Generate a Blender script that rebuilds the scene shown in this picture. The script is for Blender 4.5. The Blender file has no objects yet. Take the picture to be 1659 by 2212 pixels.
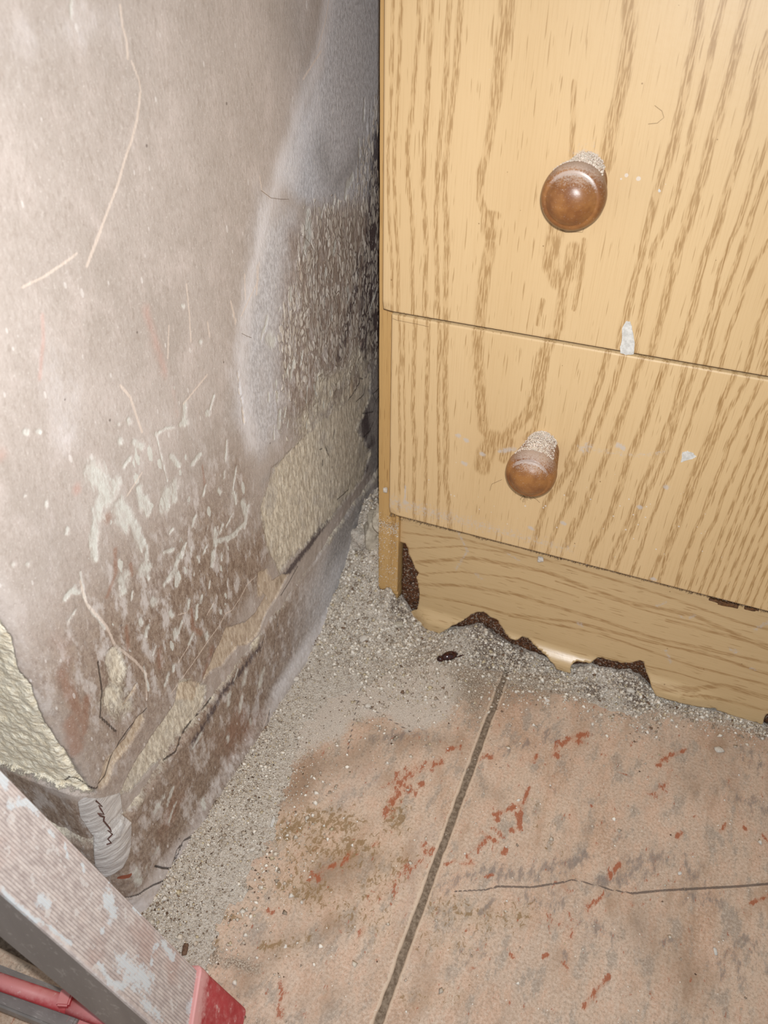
import bpy, bmesh, math, random
import numpy as np
from mathutils import Vector, Matrix

# ------------------------------------------------------------------ camera, world, lights, exposure
SC = bpy.context.scene
COL = SC.collection
F_PX = 1636.3
CAM = np.array([0.23224, -0.44136, 0.50682])
RM = np.array([[0.92482386, -0.29616975, -0.23871385],
               [0.38034005, 0.73067324, 0.56697272],
               [0.00650166, -0.61514234, 0.78838926]])     # columns: right, forward, up
cd = bpy.data.cameras.new('camera')
cam = bpy.data.objects.new('camera', cd)
COL.objects.link(cam)
m4 = Matrix.Identity(4)
for i in range(3):
    m4[i][0] = RM[i, 0]; m4[i][1] = RM[i, 2]; m4[i][2] = -RM[i, 1]; m4[i][3] = CAM[i]
cam.matrix_world = m4
cd.sensor_fit = 'VERTICAL'
cd.sensor_height = 9.6
cd.sensor_width = 7.2
cd.lens = F_PX / 2212 * 9.6
cd.clip_start = 0.01
cd.dof.use_dof = True
cd.dof.focus_distance = 0.50
cd.dof.aperture_fstop = 3.6
SC.camera = cam

w = bpy.data.worlds.new('room_light'); SC.world = w; w.use_nodes = True
w.node_tree.nodes['Background'].inputs[0].default_value = (0.86, 0.93, 1.0, 1)
w.node_tree.nodes['Background'].inputs[1].default_value = 0.40

def lamp(name, kind, loc, aim, power, size, color=(1, 1, 1)):
    l = bpy.data.lights.new(name, kind); l.energy = power; l.color = color
    o = bpy.data.objects.new(name, l); COL.objects.link(o); o.location = loc
    d = Vector(aim) - Vector(loc)
    o.rotation_euler = d.to_track_quat('-Z', 'Y').to_euler()
    if kind == 'AREA': l.size = size
    elif kind == 'SPOT':
        l.shadow_soft_size = size; l.spot_size = math.radians(130); l.spot_blend = 1.0
    else: l.shadow_soft_size = size
    return o
flash_pos = CAM + RM[:, 0] * 0.006 + RM[:, 2] * 0.014
lamp('phone_flash', 'SPOT', flash_pos, CAM + RM[:, 1] * .6 + RM[:, 2] * .02 - RM[:, 0] * .03, 8.8, 0.004, (0.97, 0.98, 1.0))
SC.view_settings.view_transform = 'Standard'
SC.view_settings.look = 'None'
SC.view_settings.exposure = 0.0
SC.view_settings.gamma = 1.0
SC.view_settings.use_curve_mapping = False

# ------------------------------------------------------------------ helpers
rng = np.random.default_rng(7)
random.seed(7)

def lin(c):
    r = []
    for v in c:
        v /= 255.0
        r.append(v / 12.92 if v <= 0.04045 else ((v + 0.055) / 1.055) ** 2.4)
    return tuple(r) + (1.0,)

def ray(px, py):
    return RM @ np.array([(px - 829.5) / F_PX, 1.0, -(py - 1106.0) / F_PX])

def at(px, py, axis, val):
    """the point of the plane  axis = val  that a direction of the photograph meets"""
    r = ray(px, py)
    return CAM + r * ((val - CAM[axis]) / r[axis])

def proj(p):
    q = RM.T @ (np.asarray(p) - CAM)
    return 829.5 + F_PX * q[0] / q[1], 1106 - F_PX * q[2] / q[1]

def hsh(ix, iy, seed):
    n = (ix.astype(np.int64) * 374761393 + iy.astype(np.int64) * 668265263 + seed * 974711) & 0x7fffffff
    n = ((n ^ (n >> 13)) * 1274126177) & 0x7fffffff
    n = n ^ (n >> 16)
    return (n & 0xffff) / 65535.0

def vn(x, y, seed=0):
    ix = np.floor(x); iy = np.floor(y); fx = x - ix; fy = y - iy
    fx = fx * fx * (3 - 2 * fx); fy = fy * fy * (3 - 2 * fy)
    a = hsh(ix, iy, seed); b = hsh(ix + 1, iy, seed); c = hsh(ix, iy + 1, seed); d = hsh(ix + 1, iy + 1, seed)
    return a + (b - a) * fx + (c - a) * fy + (a - b - c + d) * fx * fy

def fbm(x, y, seed=0, o=4):
    s = 0; a = .5; t = 0
    for i in range(o):
        s = s + a * vn(x * 2 ** i, y * 2 ** i, seed + i * 17); t += a; a *= .5
    return s / t

def sst(a, b, x):
    t = np.clip((x - a) / (b - a), 0, 1); return t * t * (3 - 2 * t)

def segdist(U, V, pts):
    d = np.full(U.shape, 1e9)
    if len(pts) == 1: return np.hypot(U - pts[0][0], V - pts[0][1])
    for (a, b), (c, e) in zip(pts[:-1], pts[1:]):
        L = (c - a) ** 2 + (e - b) ** 2 + 1e-15
        t = np.clip(((U - a) * (c - a) + (V - b) * (e - b)) / L, 0, 1)
        d = np.minimum(d, np.hypot(U - a - t * (c - a), V - b - t * (e - b)))
    return d

def inside(U, V, pts):
    r = np.zeros(U.shape, bool); n = len(pts)
    for i in range(n):
        x1, y1 = pts[i]; x2, y2 = pts[(i + 1) % n]
        if y1 == y2: continue
        c = ((y1 > V) != (y2 > V)) & (U < (x2 - x1) * (V - y1) / (y2 - y1) + x1)
        r ^= c
    return r

class Paint:
    """float masks on a surface; features are given as points of the photograph and carried onto the surface"""
    def __init__(s, U, V, conv, names):
        s.U, s.V, s.conv = U, V, conv
        s.a = {n: np.zeros(U.shape) for n in names}
    def sc(s, px, py):
        a = s.conv(px, py); b = s.conv(px + 3, py); c = s.conv(px, py + 3)
        return math.sqrt(max(1e-12, abs((b[0] - a[0]) * (c[1] - a[1]) - (b[1] - a[1]) * (c[0] - a[0])))) / 3
    def stroke(s, name, pts, wd, k=1.0, fr=(0, 0, 1)):
        P = [(fr[0] + x * fr[2], fr[1] + y * fr[2]) for x, y in pts]
        wm = wd * fr[2] * s.sc(*P[len(P) // 2])
        if name in ('crack', 'scratch', 'redline'): wm = max(wm, .00050 if name != 'redline' else .0003)
        Q = [s.conv(*p) for p in P]
        u = [q[0] for q in Q]; v = [q[1] for q in Q]; g = wm * 2.2
        m = (s.U > min(u) - g) & (s.U < max(u) + g) & (s.V > min(v) - g) & (s.V < max(v) + g)
        if not m.any(): return
        d = segdist(s.U[m], s.V[m], Q)
        val = np.clip(1 - .5 * d / wm, 0, 1) * k
        s.a[name][m] = np.maximum(s.a[name][m], val)
    def poly(s, name, pts, soft, k=1.0, fr=(0, 0, 1)):
        P = [(fr[0] + x * fr[2], fr[1] + y * fr[2]) for x, y in pts]
        sm = soft * fr[2] * s.sc(*P[0])
        Q = [s.conv(*p) for p in P]
        u = [q[0] for q in Q]; v = [q[1] for q in Q]; g = sm * 1.2
        m = (s.U > min(u) - g) & (s.U < max(u) + g) & (s.V > min(v) - g) & (s.V < max(v) + g)
        if not m.any(): return
        U = s.U[m]; V = s.V[m]
        d = segdist(U, V, Q + [Q[0]]); i = inside(U, V, Q)
        sd = np.where(i, d, -d)
        s.a[name][m] = np.maximum(s.a[name][m], np.clip(.5 + .5 * sd / sm, 0, 1) * k)

def mesh_obj(name, verts, faces, mat=None, parent=None, smooth=True, attrs=None, mats=None, mi=None):
    me = bpy.data.meshes.new(name)
    verts = np.asarray(verts, dtype=np.float64)
    if isinstance(faces, np.ndarray):
        nf, k = faces.shape
        me.vertices.add(len(verts)); me.vertices.foreach_set('co', verts.ravel())
        me.loops.add(nf * k); me.loops.foreach_set('vertex_index', faces.ravel().astype(np.int32))
        me.polygons.add(nf)
        me.polygons.foreach_set('loop_start', np.arange(nf, dtype=np.int32) * k)
        me.polygons.foreach_set('loop_total', np.full(nf, k, dtype=np.int32))
        me.update(calc_edges=True)
    else:
        me.from_pydata([tuple(v) for v in verts], [], faces); me.update()
    if mats:
        for q in mats: me.materials.append(q)
    elif mat: me.materials.append(mat)
    if mi is not None: me.polygons.foreach_set('material_index', np.asarray(mi, dtype=np.int32))
    if smooth is True: me.polygons.foreach_set('use_smooth', np.ones(len(me.polygons), dtype=bool))
    if attrs:
        for k, v in attrs.items():
            if v.ndim == 2:
                at_ = me.attributes.new(k, 'FLOAT_COLOR', 'POINT'); at_.data.foreach_set('color', v.astype(np.float32).ravel())
            else:
                at_ = me.attributes.new(k, 'FLOAT', 'POINT'); at_.data.foreach_set('value', v.astype(np.float32).ravel())
    o = bpy.data.objects.new(name, me); COL.objects.link(o)
    if parent: o.parent = parent
    return o

def bm_obj(name, bm, mat, parent=None, smooth=False):
    me = bpy.data.meshes.new(name); bmesh.ops.recalc_face_normals(bm, faces=bm.faces[:]); bm.to_mesh(me); bm.free()
    if mat: me.materials.append(mat)
    if smooth:
        for p in me.polygons: p.use_smooth = True
    o = bpy.data.objects.new(name, me); COL.objects.link(o)
    if parent: o.parent = parent
    return o

def box(name, x0, x1, y0, y1, z0, z1, mat, parent=None, bev=0.0):
    bm = bmesh.new(); bmesh.ops.create_cube(bm, size=1)
    for v in bm.verts:
        v.co = Vector(((x0 + x1) / 2 + v.co.x * (x1 - x0), (y0 + y1) / 2 + v.co.y * (y1 - y0), (z0 + z1) / 2 + v.co.z * (z1 - z0)))
    if bev: bmesh.ops.bevel(bm, geom=bm.edges[:], offset=bev, segments=2, affect='EDGES')
    return bm_obj(name, bm, mat, parent)

def tag(o, label=None, cat=None, group=None, kind=None):
    if label: o['label'] = label
    if cat: o['category'] = cat
    if group: o['group'] = group
    if kind: o['kind'] = kind
    return o

def empty(name, loc, label, cat):
    o = bpy.data.objects.new(name, None); COL.objects.link(o); o.location = loc; o.empty_display_size = .02
    return tag(o, label, cat)

def grid_faces(n, m, flip=False):
    i = np.arange(n - 1)[:, None]; j = np.arange(m - 1)[None, :]
    a = (i * m + j).ravel(); f = np.stack([a, a + m, a + m + 1, a + 1], 1)
    return f[:, ::-1].copy() if flip else f

# ------------------------------------------------------------------ node helper
class NT:
    def __init__(s, name):
        s.m = bpy.data.materials.new(name); s.m.use_nodes = True; s.t = s.m.node_tree; s.n = s.t.nodes
        s.b = s.n['Principled BSDF']; s.co = s.n.new('ShaderNodeTexCoord').outputs['Object']; s.grain = None; s.gk = .35
    def put(s, sock, v):
        if isinstance(v, bpy.types.NodeSocket): s.t.links.new(v, sock)
        else: sock.default_value = v
    def math(s, op, a, b=0.0, c=0.0, clamp=False):
        n = s.n.new('ShaderNodeMath'); n.operation = op; n.use_clamp = clamp
        s.put(n.inputs[0], a); s.put(n.inputs[1], b); s.put(n.inputs[2], c); return n.outputs[0]
    def attr(s, name):
        n = s.n.new('ShaderNodeAttribute'); n.attribute_name = name; return n.outputs['Fac']
    def cattr(s, name):
        n = s.n.new('ShaderNodeAttribute'); n.attribute_name = name; return n.outputs['Color']
    def map(s, scale=(1, 1, 1), rot=(0, 0, 0), loc=(0, 0, 0)):
        n = s.n.new('ShaderNodeMapping'); s.put(n.inputs[0], s.co); n.inputs['Scale'].default_value = scale
        n.inputs['Rotation'].default_value = rot; n.inputs['Location'].default_value = loc; return n.outputs[0]
    def noise(s, scale, vec=None, detail=3, rough=.55, dist=0):
        n = s.n.new('ShaderNodeTexNoise'); n.inputs['Scale'].default_value = scale; n.inputs['Detail'].default_value = detail
        n.inputs['Roughness'].default_value = rough; n.inputs['Distortion'].default_value = dist
        s.put(n.inputs['Vector'], vec if vec is not None else s.co); return n.outputs[0]
    def voro(s, scale, vec=None, feat='F1', out='Distance', rnd=1.0):
        n = s.n.new('ShaderNodeTexVoronoi'); n.feature = feat; n.inputs['Scale'].default_value = scale
        n.inputs['Randomness'].default_value = rnd
        s.put(n.inputs['Vector'], vec if vec is not None else s.co); return n.outputs[out]
    def ss(s, x, a, b):
        n = s.n.new('ShaderNodeMapRange'); n.interpolation_type = 'SMOOTHSTEP'
        s.put(n.inputs[0], x); n.inputs[1].default_value = a; n.inputs[2].default_value = b; return n.outputs[0]
    def mix(s, f, a, b):
        n = s.n.new('ShaderNodeMix'); n.data_type = 'RGBA'
        s.put(n.inputs[0], f); s.put(n.inputs[6], a); s.put(n.inputs[7], b); return n.outputs[2]
    def crisp(s, attr, nz, amp=.5, e=.05, lv=.5):
        """sharp-edged mask: attribute perturbed by noise and thresholded"""
        x = s.math('ADD', attr, s.math('MULTIPLY', s.math('SUBTRACT', nz, .5), amp))
        if s.grain is not None: x = s.math('ADD', x, s.math('MULTIPLY', s.math('SUBTRACT', s.grain, .5), s.gk))
        return s.ss(x, lv - e, lv + e)
    def bump(s, h, dist=.001, st=1.0):
        n = s.n.new('ShaderNodeBump'); n.inputs['Strength'].default_value = st; n.inputs['Distance'].default_value = dist
        s.put(n.inputs['Height'], h); s.t.links.new(n.outputs[0], s.b.inputs['Normal'])
    def done(s, col, rough=.6, spec=.5):
        s.put(s.b.inputs['Base Color'], col); s.put(s.b.inputs['Roughness'], rough)
        s.b.inputs['Specular IOR Level'].default_value = spec
        return s.m

# ------------------------------------------------------------------ materials
def wood_mat(name, base_a, base_b, vein, pore, axis='z', rough=.42, veined=True, spec=.4):
    t = NT(name)
    if axis == 'z': st = (1, 1, .045); st2 = (1, 1, .02)
    else: st = (.045, 1, 1); st2 = (.02, 1, 1)
    n1 = t.noise(9, t.map(st, loc=(.3, 0, .1)), 3)
    fine = t.noise(1500, t.map(st2), 2)
    pores = t.noise(1250, t.map((1, 1, .07) if axis == 'z' else (.06, 1, 1), loc=(.7, 0, .2)), 2, .6)
    stray = t.noise(800, t.map((1, 1, .05) if axis == 'z' else (.07, 1, 1), loc=(.2, 0, .7)), 1.5, .5)
    c = t.mix(t.ss(n1, .3, .7), base_a, base_b)
    c = t.mix(t.math('MULTIPLY', t.ss(fine, .45, .75), .22), c, vein)
    if veined:
        v = t.attr('vein')
        nz = t.noise(260, t.map((1, 1, .06) if axis == 'z' else (.06, 1, 1)), 3, .6)
        body = t.crisp(v, nz, .7, .22, .48)
        c = t.mix(t.math('MULTIPLY', body, .22), c, vein)
        inv = t.ss(v, .2, .62)
        pr = t.math('MULTIPLY', t.ss(pores, .45, .55), inv)
        c = t.mix(t.math('MULTIPLY', pr, .58), c, pore)
    else:
        band = t.noise(60 if axis == 'z' else 46, t.map((1, 1, .05) if axis == 'z' else (.03, 1, 1)), 4, .6, .4)
        b = t.ss(band, .53, .62)
        c = t.mix(t.math('MULTIPLY', b, .42), c, vein)
        pr = t.math('MULTIPLY', t.ss(pores, .54, .60), t.math('ADD', t.math('MULTIPLY', b, .6), .15))
        c = t.mix(t.math('MULTIPLY', pr, .55), c, pore)
    c = t.mix(t.math('MULTIPLY', t.ss(stray, .64, .69), .5), c, pore)
    # grime freckles and specks of plaster
    f1 = t.voro(70, t.co); sz = t.noise(33)
    c = t.mix(t.math('MULTIPLY', t.math('LESS_THAN', t.math('ADD', f1, t.math('MULTIPLY', sz, .12)), .092), .6), c, lin((120, 84, 44)))
    f2 = t.math('ADD', t.voro(150, t.map(loc=(.37, .2, .1))), t.math('MULTIPLY', t.noise(60), .12))
    dn = t.attr('speck')
    c = t.mix(t.math('MULTIPLY', t.math('LESS_THAN', f2, t.math('MULTIPLY', dn, .27)), .8), c, lin((226, 214, 200)))
    film = t.crisp(t.attr('film'), t.noise(420, None, 4, .75), 1.7, .25)
    c = t.mix(t.math('MULTIPLY', film, .75), c, lin((200, 190, 180)))
    t.bump(t.math('ADD', t.math('MULTIPLY', fine, .3), t.noise(180, None, 3)), .0002, .35)
    return t.done(c, t.math('ADD', rough, t.math('MULTIPLY', film, .3)), spec)

WA = lin((215, 182, 134)); WB = lin((222, 190, 143)); WV = lin((186, 146, 94)); WP = lin((150, 110, 60))
M_WOOD = wood_mat('oak_laminate', WA, WB, WV, WP)
M_PLINTH = wood_mat('oak_foil', lin((208, 178, 132)), lin((214, 184, 138)), lin((178, 138, 88)), lin((152, 112, 64)), 'x', .29, spec=.5)
M_EDGE = wood_mat('oak_edge_band', lin((196, 156, 98)), lin((204, 166, 110)), lin((172, 128, 72)), lin((142, 102, 54)), 'z', .4, veined=False)
M_CARC = wood_mat('oak_carcass', WA, WB, WV, WP, 'z', .45, veined=False)

def plain(name, c, rough=.7, c2=None, sc=200, spec=.4, bump=.0):
    t = NT(name)
    col = c if c2 is None else t.mix(t.ss(t.noise(sc, None, 4, .65), .35, .65), c, c2)
    if bump: t.bump(t.noise(sc * 1.5, None, 4, .7), bump, .8)
    return t.done(col, rough, spec)
M_DARK = plain('dark_edge', lin((58, 40, 24)), .9, lin((92, 66, 40)), 500)  # dark brown for the bottom edge faces of the drawer fronts
M_CORE = None
def core_mat():
    t = NT('wet_chipboard')
    n = t.noise(420, None, 4, .7); v = t.voro(420)
    c = t.mix(t.ss(n, .3, .7), lin((52, 32, 20)), lin((112, 70, 42)))
    c = t.mix(t.math('MULTIPLY', t.ss(t.noise(700, t.map(loc=(.3, .1, 0)), 3, .7), .56, .64), .8), c, lin((190, 180, 165)))
    t.bump(n, .0008, 1)
    return t.done(c, .85, .3)
M_CORE = core_mat()

def crumb_mat():
    t = NT('crumb_plaster')
    c = t.mix(t.math('MULTIPLY', t.noise(900, None, 3), .25), t.cattr('col'), lin((150, 135, 118)))
    return t.done(c, .9, .2)
M_CRUMB = crumb_mat()

def rubble_mat():
    t = NT('rubble_dust')
    n = t.noise(160, None, 5, .75); f = t.noise(1300, None, 3, .7); v = t.voro(700)
    f3 = t.noise(520, t.map(loc=(.3, .6, .1)), 4, .8)
    c = t.mix(t.ss(n, .32, .68), lin((204, 190, 173)), lin((232, 222, 208)))
    c = t.mix(t.math('MULTIPLY', t.ss(f3, .50, .62), .6), c, lin((228, 219, 205)))
    c = t.mix(t.math('MULTIPLY', t.ss(f3, .46, .38), .6), c, lin((122, 104, 88)))
    c = t.mix(t.math('MULTIPLY', t.ss(f, .56, .66), .7), c, lin((236, 229, 216)))
    c = t.mix(t.math('MULTIPLY', t.ss(f, .42, .34), .7), c, lin((88, 72, 58)))
    c = t.mix(t.math('MULTIPLY', t.crisp(t.attr('brown'), f3, 3.0, .08), .8), c, lin((84, 60, 44)))
    c = t.mix(t.math('MULTIPLY', t.ss(t.voro(260), .30, .16), .45), c, lin((232, 224, 212)))
    t.bump(t.math('ADD', f, v), .0009, 1)
    return t.done(c, .92, .2)
M_RUBBLE = rubble_mat()

def wall_mat(name='stained_wall'):
    t = NT(name)
    vs = lambda k, loc=(0, 0, 0): t.map((1, 1, k), loc=loc)
    g2 = t.noise(520, vs(.55, (.6, .2, .4)), 5, .75); t.grain = g2; t.gk = .55
    big = t.noise(14, None, 4, .6); mid = t.noise(60, vs(.6), 4, .65); fin = t.noise(1100, None, 2, .7)
    mf = t.noise(300, vs(.5), 4, .7)
    c = t.mix(t.ss(big, .3, .7), lin((180, 168, 158)), lin((196, 184, 175)))
    c = t.mix(t.math('MULTIPLY', t.ss(mid, .45, .75), .4), c, lin((222, 208, 200)))
    c = t.mix(t.math('MULTIPLY', t.ss(mf, .5, .7), .30), c, lin((156, 140, 127)))
    c = t.mix(t.math('MULTIPLY', t.ss(g2, .52, .70), .30), c, lin((222, 214, 206)))
    c = t.mix(t.math('MULTIPLY', t.ss(g2, .48, .32), .30), c, lin((140, 124, 112)))
    A = t.attr
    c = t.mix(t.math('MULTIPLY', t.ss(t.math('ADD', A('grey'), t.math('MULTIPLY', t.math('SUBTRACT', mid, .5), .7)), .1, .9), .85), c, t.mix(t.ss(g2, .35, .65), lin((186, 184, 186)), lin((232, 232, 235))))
    c = t.mix(t.math('MULTIPLY', t.ss(t.math('ADD', A('pink'), t.math('MULTIPLY', t.math('SUBTRACT', mid, .5), 1.0)), .3, 1.0), .5), c, lin((206, 160, 146)))
    br = t.ss(t.math('ADD', A('brown'), t.math('MULTIPLY', t.math('SUBTRACT', mid, .5), .5)), .15, .85)
    bm2 = t.noise(110, vs(.45, (.7, .1, .5)), 5, .7)
    c = t.mix(t.math('MULTIPLY', t.math('MULTIPLY', br, t.ss(bm2, .30, .52)), .92), c, t.mix(t.ss(t.math('ADD', t.math('MULTIPLY', mf, .5), t.math('MULTIPLY', g2, .5)), .38, .62), lin((120, 96, 78)), lin((168, 148, 130))))
    c = t.mix(t.math('MULTIPLY', t.math('MULTIPLY', t.math('ADD', br, A('spots')), t.ss(bm2, .50, .36)), .35), c, lin((216, 208, 202)))
    rd = t.crisp(A('rust'), mid, .6, .25)
    c = t.mix(t.math('MULTIPLY', rd, .5), c, lin((150, 102, 76)))
    c = t.mix(t.math('MULTIPLY', t.ss(t.math('ADD', A('haze'), t.math('MULTIPLY', t.math('SUBTRACT', t.math('MULTIPLY', t.math('ADD', mf, mid), .5), .5), 1.5)), .2, 1.1), .75), c, lin((236, 231, 230)))
    gd = t.crisp(A('gdark'), mid, .5, .3)
    c = t.mix(t.math('MULTIPLY', gd, .8), c, t.mix(t.ss(g2, .35, .65), lin((112, 109, 109)), lin((186, 181, 177))))
    mo = t.crisp(A('mold'), t.noise(380, vs(.35), 4, .75), 1.0, .18)
    c = t.mix(t.math('MULTIPLY', mo, .86), c, lin((70, 57, 62)))
    # scaly flakes: stretched cells with raised bodies and dark gaps
    wob0 = t.map((1, 1, .36)); wn_ = t.n.new('ShaderNodeTexNoise'); wn_.inputs['Scale'].default_value = 120; wn_.inputs['Detail'].default_value = 3; t.put(wn_.inputs['Vector'], wob0)
    wm = t.n.new('ShaderNodeMix'); wm.data_type = 'VECTOR'; wm.inputs[0].default_value = .012; t.put(wm.inputs[4], wob0); t.put(wm.inputs[5], wn_.outputs['Color']); wob = wm.outputs[1]
    vd = t.voro(300, wob, 'DISTANCE_TO_EDGE', 'Distance'); vc = t.voro(300, wob, 'F1', 'Color')
    sep = t.n.new('ShaderNodeSeparateColor'); t.put(sep.inputs[0], vc); rnd = sep.outputs[0]; rnd2 = sep.outputs[1]
    fk = A('flake')
    on = t.math('GREATER_THAN', t.math('ADD', fk, t.math('MULTIPLY', t.math('SUBTRACT', mid, .5), .5)), t.math('ADD', t.math('MULTIPLY', rnd, .92), .24))
    body = t.math('MULTIPLY', t.ss(vd, .04, .16), on)
    fc = t.mix(t.math('MULTIPLY', rnd2, t.ss(g2, .3, .6)), lin((200, 188, 172)), lin((255, 250, 240)))
    c = t.mix(t.math('MULTIPLY', t.math('MULTIPLY', t.ss(fk, .15, .6), t.ss(t.math('ADD', vd, t.math('MULTIPLY', g2, .3)), .24, .10)), .22), c, lin((96, 84, 78)))
    c = t.mix(t.math('MULTIPLY', body, .82), c, fc)
    # eroded cream render with short vertical streaks
    ns = t.noise(420, vs(.28, (.1, .2, .3)), 4, .7)
    cm = t.crisp(A('cream'), mid, .9, .16)
    cc = t.mix(t.ss(ns, .36, .64), lin((196, 184, 164)), lin((246, 236, 214)))
    cc = t.mix(t.math('MULTIPLY', t.ss(g2, .5, .35), .5), cc, lin((132, 120, 104)))
    cc = t.mix(t.math('MULTIPLY', t.ss(t.noise(45, None, 3), .5, .7), .4), cc, lin((176, 170, 165)))
    c = t.mix(t.math('MULTIPLY', cm, .9), c, cc)
    oc = t.crisp(A('ochre'), mid, .9, .16)
    c = t.mix(t.math('MULTIPLY', oc, .7), c, t.mix(t.ss(ns, .35, .65), lin((178, 154, 126)), lin((232, 214, 188))))
    ye = t.crisp(A('yellow'), mid, .5, .06)
    yv = t.noise(260, t.map((1, 1, 1.6)), 4, .7)
    c = t.mix(ye, c, t.mix(t.ss(yv, .3, .7), lin((230, 214, 184)), lin((255, 247, 226))))
    # pale bare patches and spatter
    wn = t.noise(210, vs(.4, (.4, .1, .2)), 4, .65)
    wn = t.math('ADD', t.math('MULTIPLY', wn, .6), t.math('MULTIPLY', t.noise(480, vs(.35, (.9, .3, .1)), 4, .7), .4))
    wh = t.math('MULTIPLY', t.crisp(t.math('MULTIPLY', A('white'), .84), wn, 2.0, .16), t.math('ADD', .40, t.math('MULTIPLY', t.ss(mf, .35, .6), .60)))
    wsoft = t.math('MULTIPLY', t.ss(t.math('ADD', A('white'), t.math('MULTIPLY', t.math('SUBTRACT', mf, .5), .8)), .1, .9), .35)
    c = t.mix(wsoft, c, lin((214, 208, 200)))
    sp = t.voro(130, vs(.4, (.2, .2, .1)), 'F1', 'Distance')
    sp = t.math('ADD', sp, t.math('MULTIPLY', g2, .25))
    spm = t.math('LESS_THAN', sp, t.math('MULTIPLY', t.math('MULTIPLY', A('spots'), t.ss(mid, .4, .62)), .44))
    wh = t.math('MAXIMUM', wh, spm)
    c = t.mix(t.math('MULTIPLY', wh, .78), c, t.mix(mf, lin((206, 204, 192)), lin((232, 234, 226))))
    rb = t.crisp(A('rib'), mid, .3, .06)
    rw = t.noise(560, t.map((.10, .10, 1)), 3, .6)
    c = t.mix(rb, c, t.mix(t.ss(rw, .35, .65), lin((186, 178, 172)), lin((222, 217, 211))))
    sc = t.crisp(A('scratch'), t.noise(500, None, 3), .35, .16)
    c = t.mix(t.math('MULTIPLY', sc, .6), c, lin((236, 218, 202)))
    # fine speckle
    c = t.mix(t.math('MULTIPLY', t.ss(fin, .62, .70), .5), c, lin((236, 228, 220)))
    dk = t.voro(48, t.map(loc=(.5, .5, .5)))
    c = t.mix(t.math('MULTIPLY', t.math('LESS_THAN', dk, .035), .6), c, lin((80, 66, 58)))
    wd = t.math('ADD', t.voro(115, vs(.45, (.15, .35, .5))), t.math('MULTIPLY', g2, .12))
    c = t.mix(t.math('MULTIPLY', t.math('LESS_THAN', wd, t.math('MULTIPLY', mid, .27)), .5), c, lin((238, 232, 226)))
    t.gk = .15
    ck = t.crisp(A('crack'), t.noise(600, None, 3), .3, .12)
    c = t.mix(t.math('MULTIPLY', ck, .78), c, lin((58, 47, 40)))
    c = t.mix(t.crisp(A('redline'), fin, .2, .1), c, lin((110, 58, 46)))
    c = t.mix(t.crisp(A('brick'), mid, .3, .1), c, lin((148, 84, 62)))
    h = t.math('MULTIPLY', body, 1.0)
    h = t.math('ADD', h, t.math('MULTIPLY', t.math('MULTIPLY', cm, ns), 1.8))
    h = t.math('ADD', h, t.math('MULTIPLY', wh, -.35))
    h = t.math('ADD', h, t.math('MULTIPLY', t.math('MULTIPLY', ye, yv), 4))
    h = t.math('ADD', h, t.math('MULTIPLY', t.math('MULTIPLY', rb, rw), 1.2))
    h = t.math('ADD', h, t.math('MULTIPLY', ck, -2))
    h = t.math('ADD', h, t.math('MULTIPLY', t.math('MULTIPLY', t.math('ADD', br, t.math('ADD', mo, A('grey'))), fin), .35))
    h = t.math('ADD', h, t.math('MULTIPLY', g2, .9))
    t.bump(h, .0006, .8)
    return t.done(c, .62, .35)
M_WALL = wall_mat()
WN = ['grey', 'pink', 'brown', 'rust', 'haze', 'gdark', 'mold', 'flake', 'cream', 'ochre', 'yellow', 'white', 'spots', 'rib', 'scratch', 'crack', 'redline', 'brick']

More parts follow.
